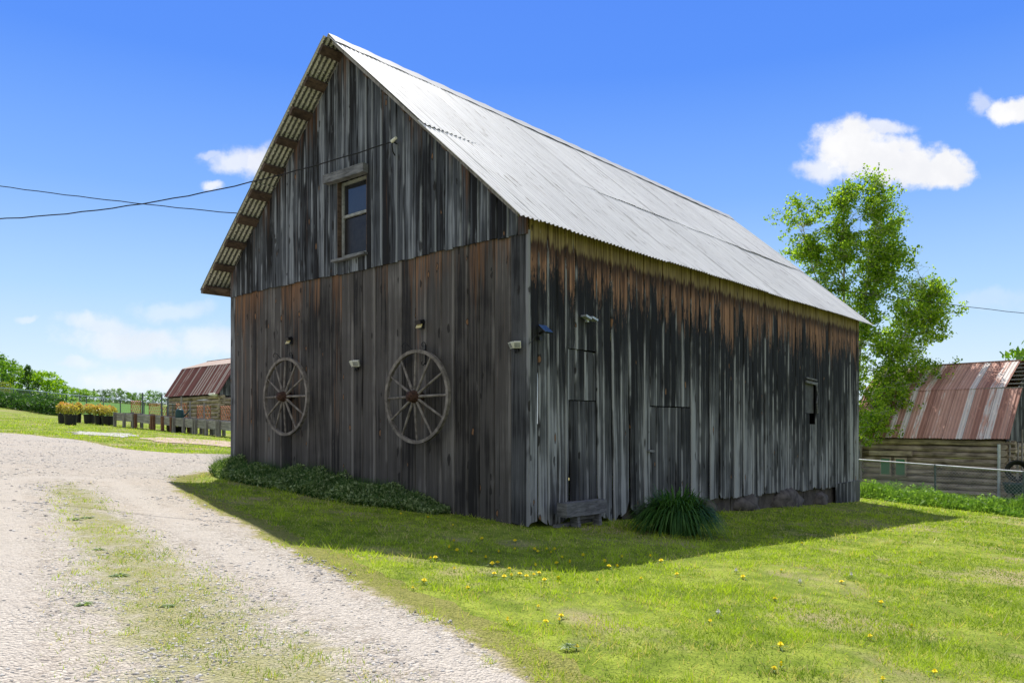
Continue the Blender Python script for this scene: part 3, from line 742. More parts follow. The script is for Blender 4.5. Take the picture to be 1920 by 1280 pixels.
# roof
def corr(mb, a0, z0, a1, z1, b0, b1, lift, rows, ht0, per=.09, amp=.011, jb=0., base=Bp, sheetw=.66):
    p0, p1 = base(a0, 0, z0), base(a1, 0, z1); d = (p1-p0); L = d.length; d.normalize()
    vd = (base(a0, 1, z0)-base(a0, 0, z0)).normalized(); nrm = d.cross(vd); nrm = nrm if nrm.z > 0 else -nrm
    nb = int((b1-b0)/per*7)+1; bs = np.linspace(b0, b1, nb)
    rr = random.Random(int(b0*100)+int(z0*10)); jit = {k: rr.uniform(-jb, jb) for k in range(-5, 60)}; jl = {k: rr.uniform(0, .006) for k in range(-5, 60)}
    for side, off in ((1., 0.), (0., -.004)):
        vs, bx, ht, sd, fs = [], [], [], [], []
        for j in range(rows+1):
            for b in bs:
                k = int(math.floor(b/sheetw)); t = j/rows; ll = t*L+(jit[k] if j == rows else 0)
                o = lift+off+amp*math.sin(2*math.pi*b/per)+jl[k]+.012*math.sin(b*.7+t*3)*math.sin(b*.31+1)
                vs.append(p0+vd*b+d*ll+nrm*o); bx.append(b); ht.append(ht0+ll); sd.append(side)
        for j in range(rows):
            for i in range(nb-1):
                q = (j*nb+i, j*nb+i+1, (j+1)*nb+i+1, (j+1)*nb+i); fs.append(q if side else q[::-1])
        mb.add(vs, fs, bx=bx, ht=ht, side=sd)
am = AR+(AE0-AR)*.535; zm = roofz(am)
mb = MB(); corr(mb, AR, ZR, am-.05, roofz(am-.05), -.36, 14.08, .021, 4, 0, jb=.03)
corr(mb, am+.04, roofz(am+.04), AE0, ZE, -.42, 14.06, .005, 4, 2.65, jb=.012)
finish(mb.build('roof', M_ROOF, barn, ROOT, True), 'sunlit corrugated roof slope in two overlapping courses')
aml = AR+(AE1-AR)*.535
mb = MB(); corr(mb, AR, ZR, aml+.05, roofz(aml+.05), -.44, 14.06, .03, 4, 0); corr(mb, aml-.04, roofz(aml-.04), AE1, ZE, -.46, 14.06, .005, 4, 2.65)
finish(mb.build('roof', M_ROOF, barn, ROOT, True), 'roof slope facing away, its lichened underside showing at the gable')
mb = MB(); nb = 90
for sgn in (1, -1):
    vs, fs = [], []
    for i in range(nb+1):
        b = -.36+14.46*i/nb; w_ = .012*math.sin(i*1.7)
        for t in (0, .20):
            a = AR-sgn*t; vs.append(Bp(a, b, roofz(a)+.085-(.018 if t else 0)+w_*.6))
    for i in range(nb): q = (2*i, 2*i+1, 2*i+3, 2*i+2); fs.append(q if sgn > 0 else q[::-1])
    mb.add(vs, fs, bx=[0.]*len(vs), ht=[0.]*len(vs), side=[1.]*len(vs))
mb.build('ridge_cap', M_ROOF, barn, ROOT)
# edge strip along the rake of the lit slope
mb = MB(); mb.beam(Bp(AR-.05, -.30, ZR-.06), Bp(AE0+.1, -.30, roofz(AE0+.1)-.045), .025, .045, up=(0, 0, 1)); mb.build('rake_board', M_POST, barn, ROOT)
SL = (AE1-AR)/math.hypot(AE1-AR, ZR-ZE); CLz = (ZR-ZE)/math.hypot(AE1-AR, ZR-ZE); SLEN = math.hypot(AE1-AR, ZR-ZE)
for k in range(10):
    t = .035+.95*k/9; a = AR+(AE1-AR)*t; z = roofz(a)
    nrm = (UA*CLz+Vector((0, 0, SL))).normalized()
    off = nrm*-.045
    mb = MB(); ln = -.43+random.uniform(-.01, .02)
    mb.beam(Bp(a, ln, z)+off, Bp(a, LEN+.3, z)+off, .155+random.uniform(-.02, .02), .06, up=nrm, jit=.0); mb.build('purlin', M_PURL, barn, ROOT)
for k in range(1, 9):
    a = AR+(AE0-AR)*k/9.3; z = roofz(a); nrm = (-UA*CLz+Vector((0, 0, SL))).normalized()
    mb = MB(); mb.beam(Bp(a, -.28, z)+nrm*-.05, Bp(a, LEN+.3, z)+nrm*-.05, .12, .06, up=nrm); mb.build('purlin', M_PURL, barn, ROOT)
mb = MB(); mb.box(Bp(AE1-.14, -.17, ZE+.015), (.30, .34, .03), Matrix.Rotation(R(-40.7), 3, 'Z') @ Matrix.Rotation(R(-10), 3, 'Y')); mb.build('soffit_board', M_PURL, barn, ROOT)
mb = MB(); mb.beam(Bp(AE1-.01, -.44, ZE-.01), Bp(AE1-.01, LEN+.4, ZE-.01), .03, .10, jit=0); mb.build('eave_board', M_POST, barn, ROOT)
# foundation
fd = MB()
for b in np.arange(2.4, 11.7, .75): fd.box(sid(b+.37, ground_s(b+.37)+.08, -.24), (.74, .3, .75), Matrix.Rotation(R(47.8+random.uniform(-3, 3)), 3, 'Z'))
fo = fd.build('foundation', M_CONC, barn, ROOT)
for i, (b, zc, o, sz) in enumerate(((8.9, -.44, -.16, (.85, .32, .36)), (6.9, -.36, -.22, (.7, .3, .28)), (4.9, -.30, .03, (.22, .15, .15)), (10.9, -.52, -.2, (.4, .3, .22)))):
    q = sid(b, 0, o); mb = MB(); rk = MB(); rk.rock((0, 0, 0), sz, 20+i)
    rm = Matrix.Rotation(R(47.8), 3, 'Z'); rk.v = [tuple(rm @ Vector(v)+Vector((q.x, q.y, zc))) for v in rk.v]
    rk.build('boulder', M_STONE, fo, ROOT, True)
# gable window
ROTG, ROTS = R(-40.7), R(47.8)
rg, rs = Matrix.Rotation(ROTG, 3, 'Z'), Matrix.Rotation(ROTS, 3, 'Z')
mb = MB(); wc = (OW0+OW1)/2; ow = OW1-OW0
for s in (OW0+.03, OW1-.03): mb.box(gab(s, (OZ0+OZ1)/2, -.075), (.05, .05, OZ1-OZ0), rg)
for z, h in ((OZ0+.03, .05), (OZ1-.03, .05), ((OZ0+OZ1)/2+.06, .045)): mb.box(gab(wc, z, -.073), (ow-.1, .046, h), rg)
win = mb.build('window', M_FRAME, barn, ROOT)
for z_, h_, m__ in ((OZ0+.355, .62, M_LOWP), (OZ1-.31, .56, M_GLASS)):
    mb = MB(); mb.box(gab(wc, z_, -.085), (ow-.08, .008, h_), rg); mb.build('pane', m__, win, ROOT)
mb = MB()
for s in (OW0-.004, OW1+.004): mb.box(gab(s, (OZ0+OZ1)/2, -.03), (.02, .12, OZ1-OZ0+.02), rg)
mb.build('jamb', M_PURL, win, ROOT)
mb = MB(); mb.beam(gab(OW0-.06, 5.44, .09), gab(OW1+.25, 5.47, .09), .13, .145, jit=.006); mb.build('lintel', M_BENCH, win, ROOT)
mb = MB(); mb.beam(gab(OW0-.04, 4.065, .045), gab(OW1+.06, 4.05, .045), .16, .04, jit=.004); mb.build('sill', M_BENCH, win, ROOT)
# ------------------------------------------------------------------ things on the walls
def wheel(name, label, a, z, dia, nsp, tilt, grp):
    t = thing(name, label, 'wagon wheel', gab(a, z, .12), ROTG, grp)
    r = dia/2; mb = MB(); n = 48
    prof = [(r-.05, -.028), (r, -.03), (r, .03), (r-.05, .028), (r-.05, -.028)]
    mb.lathe(prof, n=n, axis='Y'); mb.build('rim', M_SPOKE, t, smooth=False)
    mb = MB(); mb.lathe([(0, -.17), (.035, -.17), (.04, -.15), (.075, -.15), (.085, -.09), (.10, -.05), (.105, .0), (.10, .05), (.085, .09), (0, .09)], n=20, axis='Y'); hub = mb.build('hub', M_HUB, t, smooth=True)
    for k in range(nsp):
        an = 2*math.pi*k/nsp+tilt; d = Vector((math.cos(an), 0, math.sin(an))); mb = MB()
        mb.tube([d*.09+Vector((0, -.03, 0)), d*(r*.5)+Vector((0, -.02, 0)), d*(r-.045)], [.024, .019, .016], 8); mb.build('spoke', M_SPOKE, t)
    return t
wheel('wagon_wheel', 'wooden wagon wheel hung below the small solar light near the barn\'s road-side corner', 5.60, 1.79, 1.42, 12, .0, 'old wagon wheels on the gable wall')
wheel('wagon_wheel', 'wooden wagon wheel between the white twin floodlight and the barn\'s near corner', 2.08, 1.705, 1.42, 12, .02, 'old wagon wheels on the gable wall')
def bracket(label, a, z):
    t = thing('wall_hook', label, 'wall hook', gab(a, z, .0), ROTG, 'scrolled iron hooks holding the wheels')
    mb = MB(); mb.box((.0, -.01, -.1), (.02, .015, .30))
    sp = lambda cx, cz, r, s, t0, k: [(cx+s*r*(1-j/14*.7)*math.cos(t0+k*j*.42), -.03, cz+r*(1-j/14*.7)*math.sin(t0+k*j*.42)) for j in range(12)]
    mb.tube(sp(-.03, .05, .05, 1, 0, 1), .006, 5); mb.tube(sp(-.04, -.22, .045, 1, 0, -1), .006, 5)
    mb.tube([(0, -.02, -.02), (-.08, -.08, -.06), (-.16, -.15, -.02), (-.22, -.19, .06), (-.28, -.2, .08), (-.32, -.2, .04), (-.30, -.2, 0)], .007, 5)
    mb.build('hook', M_IRON, t); return t
bracket('black scrolled iron hook holding the wheel near the road-side corner', 5.56, 2.51); bracket('black scrolled iron hook holding the wheel near the barn\'s near corner', 2.0, 2.44)
def solar(label, a, z):
    t = thing('solar_light', label, 'solar light', gab(a, z, .02), ROTG, 'small black solar lights above the wheels')
    mb = MB(); mb.box((0, -.045, .035), (.125, .09, .055), Matrix.Rotation(R(18), 3, 'X')); mb.box((0, -.008, 0), (.11, .016, .13)); mb.build('housing', M_BLACK, t)
    mb = MB(); mb.box((0, -.058, -.028), (.115, .012, .062), Matrix.Rotation(R(-25), 3, 'X')); mb.build('lens', M_LED, t)
solar('small black solar light with yellow lens above the wheel near the road-side corner', 5.60, 2.81); solar('small black solar light with yellow lens above the wheel near the barn\'s near corner', 2.07, 2.80)
def flood(label, p, rot, ang):
    t = thing('floodlight', label, 'floodlight', p, rot, 'white twin floodlights on the barn'); t.scale = (.78,)*3 if ang else (.9,)*3
    for x, yaw in ((-.055, -35), (.075, 25)):
        rm = Matrix.Rotation(R(yaw+ang), 3, 'Z') @ Matrix.Rotation(R(25), 3, 'X'); mb = MB()
        mb.box((x, -.09, .02), (.125, .05, .11), rm); h = mb.build('lamp_head', M_WHITE, t)
        mb = MB(); mb.box(Vector((x, -.09, .02))+rm @ Vector((0, -.027, 0)), (.10, .006, .085), rm); mb.build('lens', M_FRAME, h)
    mb = MB(); mb.box((0, -.02, -.05), (.09, .04, .07)); mb.tube([(0, -.03, -.07), (0, -.05, -.11)], .025, 8); mb.build('sensor', M_BLACK, t)
flood('white twin-head floodlight on the gable boards between the two wagon wheels', gab(3.64, 2.27, .02), ROTG, 0)
flood('white twin-head floodlight at the barn\'s near corner', gab(.16, 2.34, .03), ROTG, 10)
t = thing('solar_charger', 'small blue solar panel with black cable on the long wall near the corner', 'solar panel', sid(.22, 2.55, .02), ROTS)
mb = MB(); rm = Matrix.Rotation(R(-50), 3, 'X') @ Matrix.Rotation(R(0), 3, 'Z'); mb.box((0, -.10, .02), (.17, .018, .17), rm); mb.tube([(0, 0, -.03), (0, -.08, .0)], .02, 6); mb.box((-.04, -.03, -.10), (.05, .05, .05)); mb.build('bracket', M_BLACK, t)
mb = MB(); mb.box(Vector((0, -.10, .02))+rm @ Vector((0, -.012, 0)), (.155, .008, .155), rm); mb.build('panel', M_SOLAR, t)
mb = MB(); pth = [(-.03, -.03, -.1), (-.10, -.03, -.06), (-.17, -.04, -.10), (-.24, -.05, -.17), (-.34, -.10, -.2)]; mb.tube(pth, .006, 5); mb.build('cable', M_CABLE, t)
t = thing('wall_lamp', 'small pale grey lamp bracket on the long wall under the brown band', 'lamp', sid(1.25, 2.84, .02), ROTS)
mb = MB(); mb.box((-.05, -.06, .0), (.14, .10, .03), Matrix.Rotation(R(14), 3, 'Y')); mb.box((.09, -.07, -.01), (.14, .10, .03), Matrix.Rotation(R(-14), 3, 'Y').inverted()); mb.build('lamp_head', M_GALV, t)
mb = MB(); mb.box((.02, -.02, -.03), (.05, .04, .06)); mb.build('bracket', M_GALV, t)
# insulator
t = thing('insulator', 'white insulator on iron hook holding the cable high on the gable', 'insulator', gab(2.62, 5.62, .04), ROTG)
mb = MB(); mb.tube([(0, 0, .05), (0, -.08, .06), (.02, -.12, 0), (.0, -.08, -.1), (-.04, -.01, -.12)], .010, 6); mb.tube([(-.06, 0, .1), (-.02, -.06, .08)], .02, 6); mb.build('hook', M_IRON, t)
mb = MB(); mb.tube([(.0, -.10, .06), (.12, -.12, .08)], [.03, .022], 10); mb.build('knob', M_WHITE, t)
# cables
def cable(label, pts, r=.011, mat=M_CABLE):
    mb = MB(); mb.tube(pts, r, 6); o = mb.build('overhead_cable', mat); finish(o, label, 'cable', 'overhead cables'); return o
def sagline(p, q, sag, n=40):
    p, q = Vector(p), Vector(q); return [p.lerp(q, i/n)-Vector((0, 0, sag*4*(i/n)*(1-i/n)))+Vector((0, 0, .006*math.sin(i*2.3))) for i in range(n+1)]
ins = gab(2.64, 5.67, .15)
cable('black cable rising from the left to the insulator on the gable', sagline(ins, P(-940, 280, 12.3), 1.2, 60), .009)
cable('black cable sloping down from the left to behind the roof edge', sagline(P(-700, 222, 20), Bp(6.2, 4.0, 5.75), .42, 60), .011)
cable('thin black cable running from the back of the barn to the right across the birch', sagline(Bp(AR+1.6, 13.9, 6.35), P(2500, 640, 26), .25, 50), .010)
mb = MB(); mb.tube([Bp(AR+1.6, 13.9, 5.9), Bp(AR+1.6, 13.9, 6.5)], .03, 6); mb.build('cable_mast', M_GALV, barn, ROOT)
# bench
bq = sid(.88, 0, .24); bz = gzf(bq.x, bq.y)
t = thing('bench', 'old rough grey wooden bench with two legs against the long wall', 'bench', (bq.x, bq.y, bz-.01), ROTS)
mb = MB(); mb.beam((-.47, 0, .28), (.47, 0, .275), .17, .19, jit=.008); mb.build('seat', M_BENCH, t)
for x in (-.16, .33): mb = MB(); mb.beam((x, -.02, 0), (x+random.uniform(-.01, .01), 0, .2), .13, .06, up=(1, 0, 0), jit=.006); mb.build('leg', M_BENCH, t)
mb = MB(); mb.beam((-.5, .1, .05), (.5, .1, .07), .05, .05, jit=.008); mb.beam((-.14, .02, .14), (.31, .02, .13), .04, .045); mb.build('stretcher', M_BENCH, t)

# ------------------------------------------------------------------ log barns
def log_barn(label, near, longd, backd, L_, wid, eave, brk, rdg, mats, nlogs, tears, gz0, roofover=.35):
    """near = corner on ground line; longd runs along the visible long wall, backd into the depth"""
    ld, bd_ = Vector((*longd, 0)).normalized(), Vector((*backd, 0)).normalized()
    base = Vector((near[0], near[1], gz0))
    t = thing('log_barn', label, 'log barn', base)
    Q = lambda a, b, z: Vector((near[0], near[1], 0))+ld*b+bd_*a+Vector((0, 0, z))   # a depth, b along
    inset = .35
    h = (eave[1]-.05-gz0)/nlogs
    def logs(p, q, nm):
        mb = MB()
        for i in range(nlogs):
            z = gz0+h*(i+.5); j = lambda: random.uniform(-.02, .02); ext = (q-p).normalized()*(.2+random.uniform(-.08, .08))
            pts = [p-ext+Vector((j(), j(), z)), p.lerp(q, .33)+Vector((j(), j(), z+j())), p.lerp(q, .66)+Vector((j(), j(), z+j())), q+ext+Vector((j(), j(), z))]
            mb.tube(pts, [h*.52*random.uniform(.92, 1.05) for _ in pts], 8)
        return mb.build(nm, M_LOG, t, base, False)
    ez = Q(inset, 0, 0), Q(inset, L_, 0)
    logs(ez[0], ez[1], 'log_wall'); logs(Q(inset+.02, .12, -h*.5), Q(wid*2-inset, .12, -h*.5), 'log_wall')
    logs(Q(wid*2-inset, .1, 0), Q(wid*2-inset, L_, 0), 'log_wall'); logs(Q(inset+.02, L_-.12, -h*.5), Q(wid*2-inset, L_-.12, -h*.5), 'log_wall')
    # gambrel gables of boards
    for b in (.05, L_-.05):
        mb = MB()
        def ztop(a):
            a = min(a, 2*wid-a)
            return eave[1]+(brk[1]-eave[1])*(a-eave[0])/(brk[0]-eave[0]) if a < brk[0] else brk[1]+(rdg[1]-brk[1])*(a-brk[0])/(rdg[0]-brk[0])
        s = sorted(set(layout(.2, 2*wid-.2, .2, .28)+[wid]))
        for a0, a1 in zip(s[:-1], s[1:]):
            if a1-a0 > .02: board(mb, lambda u, z, o: Q(u, b, z)-ld*o*(1 if b < 1 else -1), a0+.002, a1-.002, eave[1]-.12, lambda u: max(ztop(u)-.05, eave[1]), .02)
        mb.build('gable_wall', M_GREY, t, base)
    Qb = lambda a, b, z: Q(a, b, z)
    mb = MB(); corr(mb, brk[0], brk[1], eave[0], eave[1], -roofover, L_+.3, .0, 3, 0, per=.12, amp=.012, jb=.02, base=Qb, sheetw=.72)
    finish(mb.build('roof', mats[0], t, base, True), 'steep lower roof slope')
    mb = MB(); corr(mb, rdg[0], rdg[1], brk[0]-.03, brk[1]-.0, -roofover+tears, L_+.3, .02, 3, 0, per=.12, amp=.012, jb=.03, base=Qb, sheetw=.72)
    finish(mb.build('roof', mats[1], t, base, True), 'shallow upper roof slope')
    mb = MB(); w2 = 2*wid
    corr(mb, rdg[0], rdg[1], w2-brk[0]+.03, brk[1], -roofover, L_+.3, .02, 2, 0, per=.12, base=Qb); corr(mb, w2-brk[0], brk[1], w2-eave[0], eave[1], -roofover, L_+.3, 0, 2, 0, per=.12, base=Qb)
    finish(mb.build('roof', mats[0], t, base, True), 'roof slopes of the far side')
    if tears > 0:
        for k in range(7):
            f = k/6; a = brk[0]+(rdg[0]-brk[0])*(f*.9+.03); z = brk[1]+(rdg[1]-brk[1])*(f*.9+.03)
            mb = MB(); mb.beam(Q(a, -roofover*.9, z-.03), Q(a, 1.2, z-.03), .16, .03, up=(0, 0, 1)); mb.build('roof_board', M_PLANK, t, base)
    mb = MB(); mb.tube([Q(rdg[0], -roofover+tears, rdg[1]+.03), Q(rdg[0], L_+.3, rdg[1]+.03)], .05, 6); mb.build('ridge_cap', mats[0], t, base)
    return t, Q, base
# right: beyond the chain link fence
nr = P(1885, 823, 27.5); gR = gzf(19.2, 28.6)
lbR, QR, bR = log_barn('log barn with rusty pink gambrel roof behind the birch and right-hand chain link fence', (nr.x, nr.y), (-.64, .77), (.77, .64), 5.6, 3.2, (0, CZ-.55), (1.5, CZ+1.40), (3.2, CZ+2.51), (M_RUST, M_RUST), 9, .55, gR, .12)
ldR = Vector((-.64, .77, 0)); nR = Vector((-.77, -.64, 0))
rr_ = Matrix.Rotation(math.atan2(.77, -.64), 3, 'Z')
for b in (3.75, 4.35):
    q = QR(.12, b, gR+1.05); mb = MB(); mb.box(q, (.46, .10, .78), rr_); wn_ = mb.build('window', M_LOG, lbR, bR)
    mb = MB(); mb.box(q+nR*.052, (.34, .01, .64), rr_); mb.build('pane', M_GGLASS, wn_, bR)
mb = MB(); mb.beam(QR(.1, 3.3, gR+1.62), QR(.1, 5.0, gR+1.6), .12, .2, jit=.01); mb.build('lintel', M_LOG, lbR, bR)
# lean-to of dark sheeting at its far end
q = QR(.0, 5.9, 0); gq = gzf(q.x, q.y)
t = thing('lean_to', 'low lean-to with dark tarp panel at the end of the rusty roofed log barn', 'lean-to', (q.x, q.y, gq))
mb = MB(); mb.box((0, 0, .95), (1.0, .06, 1.0), rr_); mb.build('tarp', M_DARK, t)
for s in (-.55, .55): mb = MB(); mb.beam(ldR*s, ldR*s+Vector((0, 0, 1.62)), .09, .09, jit=.004); mb.build('post', M_POST, t)
mb = MB(); mb.beam(ldR*-.7+Vector((0, 0, 1.6)), ldR*.7+Vector((0, 0, 1.62)), .1, .1); mb.build('rail', M_POST, t); mb = MB(); mb.beam(ldR*-.6+Vector((0, 0, .35)), ldR*.6+Vector((0, 0, .36)), .06, .14); mb.build('rail', M_POST, t)
# clutter by the gable of the right barn
q = P(1873, 830, 26.6); gq = gzf(q.x, q.y)
mb = MB(); mb.tube([(0, 0, 0), (0, 0, 1.95)], .05, 8); o = mb.build('pipe', M_GALV); o.location = (q.x, q.y, gq); finish(o, 'tall pale grey pipe standing at the log barn corner', 'pipe')
for i, (px, hh, lab) in enumerate(((1893, 2.15, 'thin grey pole leaning by the log barn gable, left of the ladder-like poles'), (1908, 2.1, 'second thin grey pole by the log barn gable'), (1916, 2.6, 'tallest thin grey pole by the log barn gable at the picture edge'))):
    q = P(px, 830, 27.6+.3*i); gq = gzf(q.x, q.y); mb = MB(); mb.tube([(0, 0, 0), (.03, .02, hh)], .035, 7); o = mb.build('pole', M_POST); o.location = (q.x, q.y, gq); finish(o, lab, 'pole', 'thin poles by the log barn gable')
q = P(1908, 870, 26.4); gq = gzf(q.x, q.y)
t = thing('hose_coil', 'thick black hose coiled beside the log barn gable', 'hose', (q.x, q.y, gq), R(-30))
for k in range(5):
    mb = MB(); r_ = .36-.03*k; mb.tube([(r_*math.cos(a), .06*k, 1.05+r_*math.sin(a)) for a in np.linspace(0, 2*math.pi, 25)], .035, 6); mb.build('loop', M_HOSE, t)
mb = MB(); mb.beam((0, .1, 0), (0, .1, 1.2), .08, .08); mb.build('post', M_POST, t)
q = P(1903, 905, 26.2); gq = gzf(q.x, q.y)
t = thing('wheelbarrow', 'dark green wheelbarrow tub stored by the log barn gable', 'wheelbarrow', (q.x, q.y, gq), R(60))
mb = MB(); mb.box((0, 0, .45), (.9, .55, .32), None, 1.25); mb.build('tub', M_GREEN, t)
for s in (-.2, .2): mb = MB(); mb.tube([(-.75, s, .62), (.1, s, .3), (.55, s*.3, .18)], .02, 6); mb.build('handle', M_POST, t)
mb = MB(); mb.lathe([(0, -.05), (.18, -.05), (.2, 0), (.18, .05), (0, .05)], (.58, 0, .2), 16, 'Y'); mb.build('wheel', M_HOSE, t)
for s in (-.22, .22): mb = MB(); mb.tube([(-.3, s, .3), (-.35, s, 0)], .02, 6); mb.build('leg', M_POST, t)
# left: behind the raised beds
nl = P(408, 738, 55.0); fl = P(310, 744, 61.5); dl = Vector((fl.x-nl.x, fl.y-nl.y)); gL = gzf(nl.x-3, nl.y+3)-.25
lbL, QL, bL = log_barn('small log barn with striped dark red gambrel roof behind the trellises on the left', (nl.x, nl.y), (dl.x, dl.y), (.672, .741), dl.length, 3.67, (0, CZ+2.24), (1.5, CZ+4.62), (3.67, CZ+5.36), (M_RUST2, M_RUST3), 8, 0., gL, .2)
q = QL(-.05, .6, CZ+2.2); mb = MB(); mb.rock((0, 0, 0), (.35, .12, .12), 3); o = mb.build('roof_flashing', M_WHITE, lbL); o.location = q-bL

# ------------------------------------------------------------------ fences
def fence(label, pts, hgt, spacing, rail_r, post_r, wire_r, cell, pm, group=None):
    """pts: ground polyline"""
    P0 = [Vector(p) for p in pts]; t = thing('chain_link_fence', label, 'fence', P0[0], 0, group); o0 = P0[0]
    L = [0]
    for a, b in zip(P0[:-1], P0[1:]): L.append(L[-1]+(b.xy-a.xy).length)
    def at(s):
        for i in range(len(P0)-1):
            if s <= L[i+1] or i == len(P0)-2:
                f = (s-L[i])/(L[i+1]-L[i]); q = P0[i].lerp(P0[i+1], f); return Vector((q.x, q.y, gzf(q.x, q.y)))
    T = L[-1]; n = max(2, round(T/spacing)); up = Vector((0, 0, hgt))
    tops = [at(T*i/n)+up for i in range(n+1)]
    mb = MB(); mb.tube([p-o0 for p in tops], rail_r, 8); mb.build('top_rail', M_GALV, t)
    for i in range(n+1):
        p = at(T*i/n); mb = MB(); mb.tube([p-o0-Vector((0, 0, .05)), p-o0+up+Vector((0, 0, .02))], post_r, 8); mb.build('post', pm, t)
    V, Fc = [], []
    m = int(T/cell); k = 2
    def at2(s, z):
        s = min(max(s, 0), T); return at(s)+Vector((0, 0, z))-o0
    mb = MB()
    for i in range(-int(hgt/cell)-1, m+1):
        for sg in (1, -1):
            s0 = i*cell if sg > 0 else i*cell+hgt; s1 = s0+sg*hgt
            lo, hi = max(min(s0, s1), 0), min(max(s0, s1), T)
            if hi-lo < .02: continue
            za = (lo-s0)/(s1-s0)*hgt; zb = (hi-s0)/(s1-s0)*hgt
            mb.tube([at2(lo, za), at2(hi, zb)], wire_r, 3, False)
    mb.build('wire_mesh', M_WIRE, t); return t
fr = [P(1604, 790, 23.2), P(1772, 790, 21.0), P(1925, 790, 19.0), P(2150, 790, 17.5)]
fence('chain link fence with pale top rail in front of the right log barn', [(p.x, p.y, gzf(p.x, p.y)) for p in fr], 1.1, 2.35, .022, .028, .0028, .09, M_FPOST)
flp = [(-175, 86), (-60, 80), (0, 73), (82, 69), (165, 66), (240, 62), (330, 60.5), (440, 59)]
fence('long chain link fence running past the crop field on the left', [(d*(px-HX)/F, d, gzf(d*(px-HX)/F, d)) for px, d in flp], 1.5, 2.9, .035, .045, .004, .16, M_FPOST)

# ------------------------------------------------------------------ raised beds, trellises, pots
BL, BR_ = G(217, 799), G(432, 821)
def bedp(px):   # front line of the beds
    k = (px-HX)/F; d = BR_-BL; s = (k*BL.y-BL.x)/(d.x-k*d.y); q = BL+d*s; return Vector((q.x, q.y, gzf(q.x, q.y)))
bdir = Vector((BR_.x-BL.x, BR_.y-BL.y, 0)).normalized(); bback = Vector((-bdir.y, bdir.x, 0)); bback = bback if bback.y > 0 else -bback
BEDS = [(216.5, 254, 3, M_POST, 'leftmost grey raised bed on grey legs beside the potted shrubs'), (255.5, 288, 2, M_RUSTP, 'grey raised bed between two brown posts, second from the pots'), (289.5, 325, 3, M_RUSTP, 'grey raised bed with a black tub beneath it'), (326.5, 367, 3, M_POST, 'grey raised bed right of the dark green watering can'), (368, 411, 3, M_POST, 'grey raised bed in front of the paired trellises'), (412, 446, 2, M_POST, 'raised bed nearest to the barn wall')]
for px0, px1, nl_, pm, lab in BEDS:
    p, q = bedp(px0), bedp(px1); L = (q-p).length; o = p
    t = thing('raised_bed', lab, 'raised bed', o, 0, 'grey plank raised beds in a row on the left')
    X_ = bdir; dz = (q.z-p.z)/L; dep = .85
    pt_ = lambda s, a, z: X_*s+bback*a+Vector((0, 0, z+dz*s))
    mb = MB()
    for i in range(3): z = .33+.14*i+.07; mb.beam(pt_(.02, 0, z), pt_(L-.02, 0, z), .04, .135, jit=.004)
    mb.build('front_board', M_PLANK, t)
    mb = MB(); mb.beam(pt_(.02, dep, .54), pt_(L-.02, dep, .54), .04, .41); mb.build('back_board', M_PLANK, t)
    for s in (.03, L-.03): mb = MB(); mb.beam(pt_(s, .03, .54), pt_(s, dep-.03, .54), .04, .40); mb.build('end_board', M_PLANK, t)
    mb = MB(); mb.box(pt_(L/2, dep/2, .62), (L-.1, dep-.06, .12), Matrix.Rotation(math.atan2(bdir.y, bdir.x), 3, 'Z')); mb.build('soil', M_SOIL, t)
    for k in range(nl_):
        s = .06+(L-.12)*k/(nl_-1)
        for a in (-.07, dep+.07): mb = MB(); mb.beam(pt_(s, a, -.03), pt_(s+random.uniform(-.02, .02), a, .76+random.uniform(0, .03)), .14, .10, up=(bdir.x, bdir.y, 0)); mb.build('leg', pm, t)
TR = [(245.7, 264, 751, 772, 'leftmost orange lattice trellis, standing clear of the log barn'), (279.5, 302, 757, 775, 'wide orange lattice trellis left of the log barn corner'), (304.5, 312.5, 762, 777, 'narrow orange lattice trellis below the log barn corner'), (330, 338.5, 756, 779.5, 'orange lattice trellis right of the dark green watering can'), (341, 351, 756, 779.5, 'orange lattice trellis just right of the pole beside the watering can'), (369.5, 381.5, 760, 782, 'orange lattice trellis left of the pole in the middle of the log wall'), (384, 395, 760, 782, 'orange lattice trellis right of the pole in the middle of the log wall'), (414, 436, 760.5, 784, 'orange lattice trellis against the barn corner')]
def backp(px, a=1.05):
    q = bedp(px)+bback*a; k = (px-HX)/F; d = bdir; s = (k*q.y-q.x)/(d.x-k*d.y); q = q+d*s; return Vector((q.x, q.y, gzf(q.x, q.y)))
for x0, x1, y0, y1, lab in TR:
    p, q = backp(x0), backp(x1); L = (q-p).length; z0, z1 = CZ+p.y*(HY-y1)/F-.1, CZ+p.y*(HY-y0)/F
    t = thing('trellis', lab, 'trellis', Vector((p.x, p.y, z0)), 0, 'orange lattice trellises behind the raised beds')
    H = z1-z0; W_ = L; nv = max(2, round(W_/.19)); mb = MB(); st = W_/nv
    for i in range(nv):
        for sg in (1, -1):
            x = st*i+(0 if sg > 0 else st); z = 0.; 
            path = []
            while z < H:
                x2 = x+sg*st; z2 = z+st*1.6; mb.beam(bdir*x+Vector((0, .01*sg, z)), bdir*x2+Vector((0, .01*sg, min(z2, H))), .010, .024, up=bback); x, z = x2, z2; sg = -sg
                if z >= H: break
    mb.build('lattice', M_LATT, t)
    for x in (0, W_): mb = MB(); mb.beam(bdir*x+Vector((0, 0, -(z0-p.z))), bdir*x+Vector((0, 0, H)), .025, .025); mb.build('stake', M_RUSTP, t)
PL = [(267, 736, 'tall dark pole beside the leftmost trellis'), (303, 739, 'tall dark pole between wide and narrow trellis'), (314.5, 746, 'dark pole at the log barn corner'), (339.7, 743, 'tall grey pole between the pair of trellises by the watering can'), (356, 752, 'short grey pole in the middle of the log wall'), (382.5, 755, 'grey pole between the pair of trellises on the log wall')]
